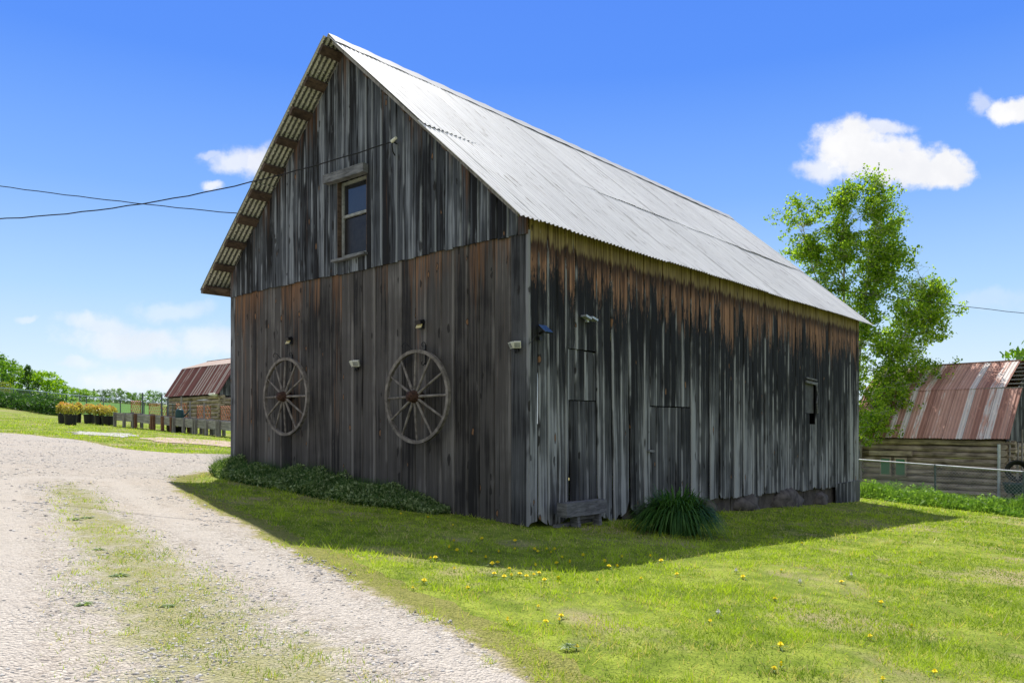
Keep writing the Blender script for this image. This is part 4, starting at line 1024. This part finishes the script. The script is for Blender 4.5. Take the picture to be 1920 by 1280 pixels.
for px, py, lab in PL:
    p = backp(px, .95); h = CZ+p.y*(HY-py)/F-p.z; mb = MB(); mb.tube([(0, 0, -.05), (.01, 0, h)], [.045, .038], 7); o = mb.build('pole', M_POST if px > 330 else M_FPOST); o.location = p; finish(o, lab, 'pole', 'poles behind the raised beds')
p = bedp(325)+bback*.35; t = thing('watering_can', 'dark green watering can with pale top standing on a raised bed', 'watering can', (p.x, p.y, p.z+.69), R(20))
mb = MB(); mb.lathe([(0, 0), (.2, 0), (.21, .05), (.19, .4), (.12, .5), (0, .5)], n=16); mb.build('body', M_GREEN, t, smooth=True)
mb = MB(); mb.tube([(.18, 0, .1), (.36, 0, .3), (.5, 0, .45)], [.04, .03, .025], 8); mb.build('spout', M_GREEN, t)
mb = MB(); mb.tube([(-.15, 0, .42), (-.05, 0, .6), (.1, 0, .58), (.12, 0, .48)], .02, 6); mb.build('handle', M_WHITE, t)
p = bedp(317)+bback*.45; t = thing('tub', 'low black plastic tub on the grass under a raised bed', 'tub', (p.x, p.y, gzf(p.x, p.y)))
mb = MB(); mb.lathe([(0, .01), (.4, 0), (.46, .3), (.48, .3), (.48, .27)], n=20); mb.build('body', M_BLACK, t)
M_POTL = leafmat('potted_shrub_leaves', (.20, .24, .03), (.62, .47, .14), (.60, .30, .10), .4)
M_GREENL = leafmat('fresh_green_leaves', (.06, .14, .012), (.15, .25, .02), None, .45)
def pot(px, py, wpx, lab):
    p = G(px, py); r = wpx*p.y/F/2; t = thing('potted_shrub', lab, 'potted shrub', p, random.uniform(0, 6), 'black pots of yellow-orange shrubs')
    mb = MB(); mb.lathe([(0, .0), (r*.86, 0), (r*.9, .05), (r, .48), (r*1.06, .48), (r*1.06, .53), (r*.96, .53), (r*.94, .45), (0, .45)], n=22); mb.build('pot', M_BLACK, t)
    n = 420; th = RNG.random(n)*6.283; rr = np.sqrt(RNG.random(n))*r*1.35; z = .55+RNG.random(n)**.8*.62*(1-.35*(rr/(r*1.35))**2)
    C = np.stack([rr*np.cos(th), rr*np.sin(th), z], 1); V, Fc, gv = leaf_quads(C, .062, .55)
    gv = np.clip(gv*.35+np.repeat((z-.5)/.62, 4)*.75, 0, 1)
    npmesh('foliage', V, Fc, M_POTL, {'gv': gv}, t)
    mb = MB()
    for k in range(7): a = k*.9; mb.tube([(0, 0, .42), (.5*r*math.cos(a), .5*r*math.sin(a), .8), (r*math.cos(a), r*math.sin(a), 1.02)], [.012, .008, .005], 5)
    mb.build('stem', M_TRUNK, t)
pot(117.5, 793.5, 16, 'orange leaved shrub in the leftmost black pot, half hidden behind its neighbour'); pot(132.5, 796.5, 21.5, 'orange leaved shrub in the large front black pot at the left end of the row'); pot(146.5, 792, 11, 'shrub in a small black pot behind the large front pot')
pot(168, 794, 20, 'yellow leaved shrub in the middle black pot of the row'); pot(186, 796, 15, 'yellow leaved shrub in the pot left of the rightmost pot'); pot(202.5, 797.5, 23, 'yellow leaved shrub in the rightmost black pot by the raised bed')

# ------------------------------------------------------------------ plants
M_BLADE = leafmat('lawn_blades', (.045, .12, .008), (.46, .58, .05), (.56, .48, .24), .5, .45)
M_LILY = leafmat('daylily_leaves', (.022, .075, .015), (.065, .155, .03), None, .4, .4)
M_WEED = leafmat('weed_leaves', (.11, .18, .06), (.36, .44, .22), None, .4, .5)
M_WEEDF = leafmat('fence_weed_leaves', (.09, .20, .03), (.27, .42, .09), None, .5, .5)
M_HEDGE = leafmat('dark_shrub_leaves', (.03, .085, .018), (.08, .17, .035), None, .35, .5)
def blades(Pxy, h, wdt, lean, gv=None, zoff=0.):
    n = len(Pxy); z = gz(Pxy[:, 0], Pxy[:, 1])+zoff; a = RNG.random(n)*6.283; b = RNG.random(n)*6.283
    base = np.column_stack([Pxy, z]); side = np.column_stack([np.cos(a), np.sin(a), np.zeros(n)])*wdt[:, None]
    tip = base+np.column_stack([np.cos(b)*lean*h, np.sin(b)*lean*h, h])
    V = np.stack([base-side, base+side, tip], 1).reshape(-1, 3); Fc = np.arange(3*n).reshape(n, 3)
    return V, Fc, np.repeat(RNG.random(n) if gv is None else gv, 3)
def inbarn(X, Y, m=0.):
    dx_, dy_ = X-C0.x, Y-C0.y; det = UA.x*VB.y-UA.y*VB.x
    a = (dx_*VB.y-dy_*VB.x)/det; b = (UA.x*dy_-UA.y*dx_)/det
    return (a > -m) & (a < WID+m) & (b > -m) & (b < LEN+m), a, b
n = 560000
d = 2.2*(48/2.2)**RNG.random(n); lat = (RNG.random(n)*2-1)*(.78*d+1.6); keepd = RNG.random(n) < np.minimum(1, (d/5.5)**.7)
d, lat = d[keepd], lat[keepd]
rd = inpoly(lat, d, ROADD); ib, _, _ = inbarn(lat, d, .0)
sm = stripmask(lat, d)*rd
fr_ = roadfrac(lat, d)
es_ = fr_+(vnoise(lat, d, .16, 9)-.5)*.55+(vnoise(lat, d, .07, 10)-.5)*.4
prob = np.where(es_ > .5, sm*1.2*np.clip(vnoise(lat, d, .5, 5)*1.2+vnoise(lat, d, .16, 6)*1.2-.5, 0, 1), np.clip(1.4-fr_*1.25, .1, 1))
rd = fr_ > .35
# thin bald spots in the lawn
bald = vnoise(lat, d, 1.1, 21)*.6+vnoise(lat, d, .35, 22)*.4
prob = np.where(~rd, np.where(bald > .63, .22, 1), prob)
okk = (RNG.random(len(d)) < prob) & ~ib
X1, Y1 = lat[okk], d[okk]; rdk = rd[okk]
tall = vnoise(X1, Y1, .5, 31)
cl_ = vnoise(X1, Y1, .075, 81)*.65+vnoise(X1, Y1, .17, 82)*.35
h = (.016+.028*RNG.random(len(X1))**1.5)*(.6+.9*tall)*(.28+2.9*cl_**2.2)*np.where(rdk, .6, 1)*np.clip(1+(Y1-8)*.012, 1, 1.4)
wd = .0030*np.clip(Y1/5.5, .9, 5)
gv = np.clip(.22*RNG.random(len(X1))+.75*cl_+.55*(vnoise(X1, Y1, 1.4, 41)*.6+vnoise(X1, Y1, .4, 42)*.4)-.26, 0, 1); gv = np.where(RNG.random(len(X1)) < np.where(rdk, .25, .07+.30*(bald[okk] > .57)), .95, np.minimum(gv, .84))
V, Fc, g_ = blades(np.column_stack([X1, Y1]), h, wd, 1.5*RNG.random(len(X1)), gv)
V[:, 2] += np.where(np.repeat(rdk, 3), .02, 0)
o = npmesh('grass', V, Fc, M_BLADE, {'gv': g_}); finish(o, 'short sunlit lawn grass', 'grass', None, 'stuff')
# weeds at the foot of the gable
n = 15000; a = RNG.random(n)*6.4+1.45; dep = RNG.random(n)**1.2
wfun = lambda a: .25+.50*np.clip((a-1.2)/1.5, 0, 1)*np.clip((8.2-a)/1.5, .3, 1)
off = .02+dep*wfun(a)
hm = (.09+.22*np.clip((a-1.3)/1.5, 0, 1))*(1-dep*.55)*(.45+1.1*vnoise(a*1., off*1., .33, 8))
base = np.array([[C0.x, C0.y]])+a[:, None]*np.array([[UA.x, UA.y]])-off[:, None]*np.array([[VB.x, VB.y]])
Cw = np.column_stack([base, gz(base[:, 0], base[:, 1])+hm*RNG.random(n)**.6]); V, Fc, g1 = leaf_quads(Cw, .030, .45)
o1 = V; n2_ = 7000; ix = RNG.integers(0, n, n2_); Vb, Fb, gb = blades(base[ix], hm[ix]*1.25+.03, np.full(n2_, .004), .9*RNG.random(n2_))
o = npmesh('weeds', V, Fc, M_WEED, {'gv': g1}); finish(o, 'low leafy weeds along the foot of the gable wall', 'weeds', None, 'stuff')
o = npmesh('tall_grass', Vb, Fb, M_LILY, {'gv': gb}); finish(o, 'uncut grass along the foot of the gable wall', 'grass', None, 'stuff')
# weeds along the right fence
n = 26000; s = RNG.random(n); fA, fB = P(1575, 790, 22.6), P(2000, 790, 17.6)
off = RNG.random(n)*1.7-.35
dirf = np.array([fB.x-fA.x, fB.y-fA.y]); nf = np.array([-dirf[1], dirf[0]])/np.linalg.norm(dirf); nf = nf if nf[1] > 0 else -nf
base = np.array([[fA.x, fA.y]])+s[:, None]*dirf+off[:, None]*nf
hm = .50*(.25+1.1*vnoise(base[:, 0], base[:, 1], .5, 12))*np.clip((off+.45)/.5, .25, 1)
V, Fc, gb = blades(base, hm*(.5+.6*RNG.random(n)), np.full(n, .011), .9*RNG.random(n))
Cw = np.column_stack([base[:9000], gz(base[:9000, 0], base[:9000, 1])+hm[:9000]*RNG.random(9000)]); V2, F2, g2 = leaf_quads(Cw, .045, .5)
o = npmesh('tall_weeds', V, Fc, M_WEEDF, {'gv': gb}); finish(o, 'bright tall weeds along the right fence', 'weeds', None, 'stuff')
o = npmesh('broadleaf_weeds', V2, F2, M_WEEDF, {'gv': g2}); finish(o, 'broad leaved weeds along the right fence', 'weeds', None, 'stuff')
# daylily clump
def arch_leaves(nl, rad, hgt, wid, seed, spread=1.):
    r = np.random.default_rng(seed); Vs, Fs, gvs = [], [], []; k = 0; seg = 6
    for i in range(nl):
        a = r.random()*6.283; L = hgt*(.62+.42*r.random()); ou_ = r.random(); out = rad*(.25+.7*ou_)*spread; bb_ = .5*rad*r.random()**.6; b0 = np.array([math.cos(a)*bb_, math.sin(a)*bb_, 0]); sd = np.array([-math.sin(a), math.cos(a), 0])
        cc_ = 1.1+.85*ou_+r.uniform(-.15, .15); tilt = r.uniform(-.3, .3); dr = np.array([math.cos(a+tilt), math.sin(a+tilt), 0]); gv_ = r.random()
        for j in range(seg+1):
            t = j/seg; p = b0+dr*out*t**1.4+np.array([0, 0, L*(1.9*t-cc_*t*t)])
            ww = wid*(1-t**2.2)*.5+.001; Vs += [p-sd*ww, p+sd*ww]; gvs += [gv_, gv_]
        for j in range(seg): q = k+2*j; Fs.append((q, q+1, q+3, q+2))
        k += 2*(seg+1)
    return np.array(Vs), np.array(Fs), np.array(gvs)
p = G(1268, 999); V, Fc, gv = arch_leaves(1400, .60, .74, .026, 5)
o = npmesh('daylily_clump', V, Fc, M_LILY, {'gv': gv}); o.location = p; finish(o, 'dark green clump of arching strap leaves at the foot of the long wall', 'plant')
mb = MB(); mb.rock((0, 0, 0), (.22, .16, .2), 77); o = mb.build('rock', M_STONE, smooth=True); q = sid(4.55, 0, .18); o.location = (q.x, q.y, gzf(q.x, q.y)+.1); finish(o, 'pale grey rock half hidden beside the strap-leaved clump', 'rock')
# dandelions
M_YEL = simple('dandelion_yellow', (.85, .70, .01), .7, 0, .1, 60); M_STEM = simple('dandelion_stem', (.10, .16, .03), .7); M_SEED = simple('dandelion_seed_head', (.6, .6, .56), .9)
def dandelion(seed, col):
    r = random.Random(seed); mb = MB(); h = .026
    mb.cur = 1; mb.tube([(0, 0, 0), (.006, .003, h*.5), (0, 0, h)], .0022, 5)
    for k in range(4): a = k*1.57+.4; mb.add([(0, 0, .004), (.03*math.cos(a-.2), .03*math.sin(a-.2), .02), (.075*math.cos(a), .075*math.sin(a), .012), (.03*math.cos(a+.2), .03*math.sin(a+.2), .02)], [(0, 1, 2, 3)])
    mb.cur = 0
    for ring, (rad, z0, lift, n_) in enumerate(((.021, h, .004, 16), (.015, h+.004, .008, 12), (.008, h+.007, .010, 8))):
        for k in range(n_):
            a = 6.283*k/n_+ring*.3; b = 6.283/n_*.55; mb.add([(0, 0, z0), (rad*.8*math.cos(a-b), rad*.8*math.sin(a-b), z0+lift), (rad*math.cos(a), rad*math.sin(a), z0+lift*1.05), (rad*.8*math.cos(a+b), rad*.8*math.sin(a+b), z0+lift)], [(0, 1, 2, 3)])
    mb.lathe([(0, h-.008), (.006, h-.008), (.012, h+.001), (0, h+.004)], n=8)
    return mb, [col, M_STEM]
z2 = [(425, 137), (335, 187), (485, 205), (55, 225), (630, 250), (793, 327), (978, 338), (630, 338), (603, 380), (652, 397), (735, 400), (883, 400), (978, 383), (1083, 388), (1105, 398), (1158, 384), (1197, 387), (1180, 404), (1240, 432), (1213, 466), (1288, 463), (1360, 425), (1580, 432), (1735, 428), (1800, 455), (1480, 458), (1503, 486), (1550, 486), (813, 436), (848, 475), (880, 463), (945, 497), (1000, 528), (1040, 540), (955, 540), (915, 548), (1080, 530), (1110, 522), (1143, 563), (1220, 555), (1437, 567), (1090, 480), (858, 527), (505, 443), (530, 440), (638, 500), (460, 573), (405, 607), (716, 610), (1105, 713), (1233, 765), (1225, 790), (1147, 797), (930, 798), (1320, 940), (1890, 530), (1680, 555)]
z3 = [(672, 473), (520, 788), (1112, 812), (150, 918), (1283, 940), (1060, 1008), (555, 1173), (512, 1187), (1415, 1207), (1130, 1250), (340, 665), (555, 625), (1335, 585), (550, 1058), (895, 690)]
dpx = [(640+x/3, 900+y/3) for x, y in z2]+[(1280+x/3, 860+y/3) for x, y in z3]
shade_poly = [G(*q) for q in ((345, 915), (590, 1027), (1060, 1066), (1300, 1048), (1740, 955), (1610, 938), (990, 985), (434, 888))]
mb, ms = dandelion(1, M_YEL); dproto = None
for px, py in dpx:
    p = G(px, py+4); 
    if dproto is None: dproto = mb.build('dandelion', ms); o = dproto
    else: o = dproto.copy(); COL.objects.link(o)
    o.location = p; o.rotation_euler = (random.uniform(-.25, .25), random.uniform(-.25, .25), random.uniform(0, 6)); s_ = random.uniform(.6, 1.05)*(1.25 if p.y > 6 else 1); o.scale = (s_, s_, random.uniform(.8, 1.2))
    sh = bool(inpoly(np.array([p.x]), np.array([p.y]), shade_poly)[0])
    finish(o, 'yellow dandelion in the barn\'s shadow on the lawn' if sh else 'yellow dandelion on the sunlit lawn', 'dandelion', 'dandelions in the shade' if sh else 'dandelions in the sun')
mb, ms = dandelion(2, M_SEED); first = None
for x, y in ((300, 635), (948, 658), (660, 697), (200, 878)):
    p = G(1280+x/3, 864+y/3)
    if first is None: first = mb.build('dandelion_seed_head', ms); o = first
    else: o = first.copy(); COL.objects.link(o)
    o.location = p; o.scale = (.9, .9, 1.4); finish(o, 'white dandelion seed head on the sunlit lawn', 'dandelion', 'white dandelion seed heads')
V, Fc, gv = arch_leaves(34, .06, .03, .014, 8, 1.3); first = None
for px, py, s_, lab in ((140, 978, 1.1, 'small green weed highest up the road strip'), (163, 975, 1, 'small green weed beside the highest weed on the road strip'), (185, 1035, .8, 'small bright green weed alone on the road strip'), (223, 1085, 1., 'low dark weed in the middle of the road strip'), (315, 1144, .8, 'small dark weed at the right side of the road strip'), (160, 1140, .9, 'small weed at the left side of the road strip'), (1065, 1218, .8, 'weed rosette with dark stalks on the lawn near the road edge')):
    p = G(px, py)
    if first is None: first = npmesh('weed_rosette', V, Fc, M_WEED, {'gv': gv}); o = first
    else: o = first.copy(); COL.objects.link(o)
    o.location = p+Vector((0, 0, .02)); o.scale = (s_, s_, s_); o.rotation_euler = (0, 0, random.uniform(0, 6)); finish(o, lab, 'weed', 'weeds on the gravel road')
# loose stones on the road
def stones(n, dmin, dmax):
    d = dmin*(dmax/dmin)**RNG.random(n*3); lat = (RNG.random(n*3)*2-1)*(.8*d+1)
    track = vnoise(lat*1.6, d*.6, .9, 51)*.6+vnoise(lat, d, .3, 52)*.4
    k = inpoly(lat, d, ROADD) & (RNG.random(n*3) < np.clip((track-.40)*4, .05, 1)*(1-.75*trackmask(lat, d))); d, lat = d[k][:n], lat[k][:n]; m = len(d)
    s = (.004+.017*RNG.random(m)**4)*np.clip(d/6, .8, 1.5)
    O = np.array([[1, 0, 0], [0, 1, 0], [-1, 0, 0], [0, -1, 0], [0, 0, 1], [0, 0, -1]], float); Ft = np.array([[0, 1, 4], [1, 2, 4], [2, 3, 4], [3, 0, 4], [1, 0, 5], [2, 1, 5], [3, 2, 5], [0, 3, 5]])
    pass; sh = O[None]*(.7+.6*RNG.random((m, 6, 1)))*s[:, None, None]; sh[:, :, 2] *= .6
    an = RNG.random(m)*6.283; c, si = np.cos(an)[:, None], np.sin(an)[:, None]; x = sh[:, :, 0]*c-sh[:, :, 1]*si; y = sh[:, :, 0]*si+sh[:, :, 1]*c
    V = np.stack([x+lat[:, None], y+d[:, None], sh[:, :, 2]+(gz(lat, d)+.024)[:, None]], -1).reshape(-1, 3)
    Fc = (np.arange(m)[:, None, None]*6+Ft[None]).reshape(-1, 3); return V, Fc, np.repeat(RNG.random(m), 6)
m_, nt_, out_ = new_mat('loose_stone'); gvn = attr(nt_, 'gv').outputs['Fac']
princ(nt_, out_, mixc(nt_, sstep(nt_, gvn, .80, .97), mixc(nt_, gvn, (.36, .335, .30), (.66, .635, .59)), (.19, .18, .175)), .9, 0, .2)
V, Fc, gv = stones(46000, 2.5, 26); o = npmesh('gravel', V, Fc, m_, {'gv': gv}); finish(o, 'loose pale and dark stones on the road', 'gravel', None, 'stuff')

# ------------------------------------------------------------------ trees
def crown_pts(n, clusters, r=.35):
    ci = RNG.integers(0, len(clusters), n); C = np.array(clusters)[ci]; off = RNG.normal(size=(n, 3)); off /= np.linalg.norm(off, axis=1)[:, None]
    return C+off*(RNG.random((n, 1))**.5)*r
M_BIRCH = leafmat('birch_leaves', (.10, .21, .012), (.40, .54, .06), None, .62, .45)
bt = Vector((14.9, 33.1, 0)); bt.z = gzf(bt.x, bt.y)
tree = thing('birch_tree', 'tall airy birch with pale stems and light green leaves behind the barn\'s far corner', 'tree', bt)
mbt = MB(); tips = []
def curve(p, q, bow, n):
    p, q = Vector(p), Vector(q); m_ = (p+q)/2+Vector((random.uniform(-1, 1), random.uniform(-1, 1), .4))*bow
    return [p*(1-t)**2+m_*(2*t*(1-t))+q*t*t+Vector((random.uniform(-.03, .03), random.uniform(-.03, .03), 0)) for t in [i/n for i in range(n+1)]]
LOBES = [(1500, 425, 33.6, 48, 58, .9, 16), (1600, 395, 33, 48, 66, 1.0, 20), (1665, 405, 32.8, 48, 58, 1.0, 18), (1610, 490, 33, 90, 70, 1.5, 34), (1585, 590, 33, 70, 70, 1.3, 20), (1690, 590, 32.4, 90, 72, 1.5, 36), (1765, 610, 32.2, 42, 40, .8, 9), (1660, 700, 31.4, 88, 66, 1.3, 25), (1640, 785, 30.6, 52, 52, 1.0, 13), (1712, 760, 31.0, 38, 36, .7, 8), (1550, 690, 33.5, 60, 90, 1.2, 8), (1548, 465, 33.3, 40, 50, .8, 12), (1690, 490, 32.6, 50, 50, .9, 14), (1745, 690, 31.8, 40, 40, .7, 9), (1625, 345, 33, 30, 24, .6, 8), (1740, 540, 32.3, 40, 36, .7, 8)]
base_ = Vector((0, 0, 0)); stems = []
for tp_, r0 in (((1498, 400, 33.6), .075), ((1582, 335, 33), .11), ((1655, 352, 32.8), .10), ((1740, 560, 32.3), .08), ((1690, 650, 31.4), .07)):
    q = P(*tp_)-bt; b0 = Vector((random.uniform(-.25, .25), random.uniform(-.25, .25), -.1)); m1 = b0.lerp(q, .45)+Vector((-q.x*.22, -q.y*.22, q.z*.08))
    n = 18; pts = [b0*(1-t)**2+m1*(2*t*(1-t))+q*t*t+Vector((random.uniform(-.04, .04), random.uniform(-.04, .04), 0)) for t in [i/n for i in range(n+1)]]
    mbt.tube(pts, [r0*(1-.85*i/n) for i in range(n+1)], 7, False); stems.append(pts)
allp = [(q, i, k) for k, st in enumerate(stems) for i, q in enumerate(st) if i > 2]
for px, py, dd, rx, ry, rd_, cnt in LOBES:
    c_ = P(px, py, dd)-bt
    for k in range(cnt):
        while True:
            v = Vector([random.uniform(-1, 1) for _ in range(3)])
            if v.length < 1: break
        v = v.normalized()*v.length**.6
        tp_ = c_+Vector((v.x*rx*dd/F, v.y*rd_, v.z*ry*dd/F))
        if tp_.z < .9: continue
        best = min(allp, key=lambda e: (e[0]-tp_).length+max(0, e[0].z-tp_.z+.3)*2.0)
        L_ = (best[0]-tp_).length; pts = curve(best[0], tp_, .10*L_, max(4, int(L_/.3)))
        mbt.tube(pts, [.022*(1-.85*i/(len(pts)-1)) for i in range(len(pts))], 4, False)
        for q in pts[len(pts)//2:]: tips.append((q, .3))
        for j in range(9):
            q = pts[random.randrange(len(pts)//3, len(pts))]; e = q+Vector((random.uniform(-.6, .6), random.uniform(-.6, .6), random.uniform(-.45, .4)))
            mbt.tube(curve(q, e, .05, 3), [.008, .006, .004, .003], 3, False); tips += [(q.lerp(e, .6), .2), (e, .2), (e, .2)]
mbt.build('trunk', M_BARK, tree)
cl = [tuple(q) for q, _ in tips if q.z > 1.2]
k_ = 68000
C = crown_pts(k_, cl, .22); keep = vnoise(C[:, 0]*1.3+7, C[:, 2]*1.3, .8, 61)*.6+vnoise(C[:, 1]+3, C[:, 2], .6, 62)*.4 > .30; C = C[keep]
V, Fc, gv = leaf_quads(C, .054, .7); npmesh('crown', V, Fc, M_BIRCH, {'gv': gv}, tree)
# prototypes for the far trees, unit height
M_FT = [leafmat('bright_tree_leaves', (.13, .27, .010), (.32, .48, .02), None, .55), leafmat('green_tree_leaves', (.09, .20, .02), (.20, .33, .035), None, .5), leafmat('dark_tree_leaves', (.06, .13, .035), (.12, .21, .06), None, .45), leafmat('yellow_tree_leaves', (.14, .18, .02), (.30, .31, .04), None, .5)]
def far_proto(i, kind, mat, nleaf):
    t = bpy.data.objects.new('tree', None); COL.objects.link(t)
    rr = random.Random(100+i); cl = []
    if kind == 'round':
        for k in range(46):
            a = rr.random()*6.283; z = .0+.95*rr.random()**.9; rad = .38*math.sqrt(max(0, 1-((z-.42)/.6)**2))*rr.uniform(.55, 1.15)
            cl.append((rad*math.cos(a), rad*math.sin(a), z))
        rC = .105
    else:
        for k in range(60): z = .06+.92*rr.random(); a = rr.random()*6.283; rad = .3*(1-z)**.8*rr.uniform(.4, 1.1); cl.append((rad*math.cos(a), rad*math.sin(a), z))
        rC = .05
    C = crown_pts(nleaf, cl, rC); V, Fc, gv = leaf_quads(C, .026 if kind == 'round' else .02, .65); npmesh('crown', V, Fc, mat, {'gv': gv}, t)
    mb = MB(); mb.tube([(0, 0, -.02), (.01, 0, .3), (0, .01, .75)], [.022, .016, .005], 6)
    for k in range(5): a = k*1.3; mb.tube([(0, 0, .22+.08*k), (.13*math.cos(a), .13*math.sin(a), .42+.08*k)], [.009, .003], 4)
    mb.build('trunk', M_TRUNK, t); return t
protos = {}
FT = [ # px, top, depth, width factor, kind, mat, label
 (4, 672, 118, 1.15, 'round', 1, 'tall green tree at the left picture edge, tallest of the far treeline'),
 (-22, 660, 112, 1.2, 'round', 1, 'large green tree just beyond the left picture edge'),
 (0, 712, 96, 1.2, 'round', 3, 'low yellow-green bush-like tree in front of the tall tree at the left edge'),
 (25, 684, 122, 1.1, 'round', 0, 'bright green tree right of the tallest far tree'),
 (38, 690, 128, 1.1, 'round', 1, 'mid green tree left of the pointed spruce'),
 (53, 684, 120, 1.0, 'cone', 2, 'pointed dark spruce in the far treeline'),
 (72, 693, 121, 1.2, 'round', 0, 'bright green tree just right of the pointed spruce'),
 (88, 696, 125, 1.2, 'round', 0, 'broad bright green tree with the highest crown right of the spruce'),
 (104, 710, 128, 1.3, 'round', 0, 'bright green tree on the falling right flank of the treeline'),
 (118, 722, 132, 1.4, 'round', 0, 'low bright green tree at the foot of the treeline flank'),
 (122, 720, 170, .9, 'cone', 2, 'small dark spruce peeping over the treeline flank'),
 (135, 726, 175, 1.2, 'round', 2, 'small bluish tree behind the low gap in the treeline'),
 (150, 727, 140, 1.7, 'round', 0, 'low broad bright tree left of the gap behind the potted shrubs'),
 (168, 731, 142, 1.6, 'round', 0, 'low bright tree above the middle black pot'),
 (176, 729, 185, .9, 'cone', 1, 'small spruce above the yellow potted shrubs'),
 (190, 730, 180, 1.0, 'round', 2, 'dark tree above the rightmost potted shrub'),
 (205, 730, 178, 1.1, 'round', 2, 'dark tree left of the pale leafless-looking tree'),
 (218, 727, 176, 1.1, 'round', 1, 'taller grey green tree above the leftmost raised bed'),
 (233, 733, 178, 1.2, 'round', 2, 'dark low tree left of the leftmost trellis'),
 (247, 735, 176, 1.2, 'round', 1, 'green low tree above the leftmost trellis'),
 (258, 736, 180, 1.2, 'round', 2, 'dark low tree by the tall pole at the leftmost trellis'),
 (272, 738, 170, 1.3, 'round', 1, 'low green tree between the first two tall poles'),
 (287, 731, 160, 1.1, 'round', 1, 'rounded green tree left of the log barn roof'),
 (302, 736, 165, 1.1, 'round', 2, 'dark green tree touching the log barn roof corner'),
 (158, 735, 190, 1.5, 'round', 2, 'dark tree in the far gap above the left pots')]
for i, (px, top, dp, wf, kind, mi, lab) in enumerate(FT):
    key = (kind, mi)
    x = dp*(px-HX)/F; z0 = gzf(x, dp)-.3; H = CZ+dp*(HY-top)/F-z0
    if key not in protos: protos[key] = far_proto(len(protos), kind, M_FT[mi], 1700 if kind == 'round' else 1300); o = protos[key]
    else: o = dup(protos[key], (0, 0, 0))
    o.location = (x, dp, z0); o.rotation_euler = (0, 0, random.uniform(0, 6)); w_ = H*wf*random.uniform(.95, 1.1)*1.05; o.scale = (w_, w_, H)
    finish(o, lab, 'tree', 'far trees beyond the crop field')
# trees behind the barns, mostly hidden
for px, top, dp, wf, mi, lab in ((1935, 640, 48, .8, 1, 'green tree whose leaves show at the right picture edge above the log barn'),):
    x = dp*(px-HX)/F; z0 = gzf(x, dp)-.2; H = CZ+dp*(HY-top)/F-z0; o = dup(protos[('round', mi)], (x, dp, z0), 2., (H*wf, H*wf, H), lab); o['group'] = 'trees by the right log barn'; o['category'] = 'tree'
# hedge of dark shrubs before the left fence
hp = [(-120, 758, 66), (-50, 760, 64), (0, 763, 62), (40, 767, 59.5), (80, 773, 57), (112, 778, 54.5)]
n = 12000; t_ = RNG.random(n)*(len(hp)-1); i_ = t_.astype(int).clip(0, len(hp)-2); f_ = t_-i_; hpn = np.array([(d*(px-HX)/F, d) for px, py, d in hp]); B_ = hpn[i_]*(1-f_)[:, None]+hpn[i_+1]*f_[:, None]
B_ = B_+RNG.normal(size=(n, 2))*np.array([[.35, .5]]); hh = (.55+.75*vnoise(B_[:, 0], B_[:, 1], 1.3, 71)+.35*vnoise(B_[:, 0], B_[:, 1], .5, 72))
C = np.column_stack([B_, gz(B_[:, 0], B_[:, 1])+hh*RNG.random(n)**.6]); V, Fc, gv = leaf_quads(C, .10, .6); o = npmesh('hedge', V, Fc, M_HEDGE, {'gv': gv}); finish(o, 'dark green row of leafy shrubs in front of the left chain link fence', 'hedge')
# ivy on the lean-to
q = QR(-.2, 5.7, 0); n = 900; C = np.column_stack([q.x+RNG.normal(size=n)*.22, q.y+RNG.normal(size=n)*.15, gzf(q.x, q.y)+.2+RNG.random(n)*1.0]); V, Fc, gv = leaf_quads(C, .045, .6); o = npmesh('bush', V, Fc, M_WEED, {'gv': gv}); finish(o, 'small green bush in front of the dark tarp panel', 'bush')
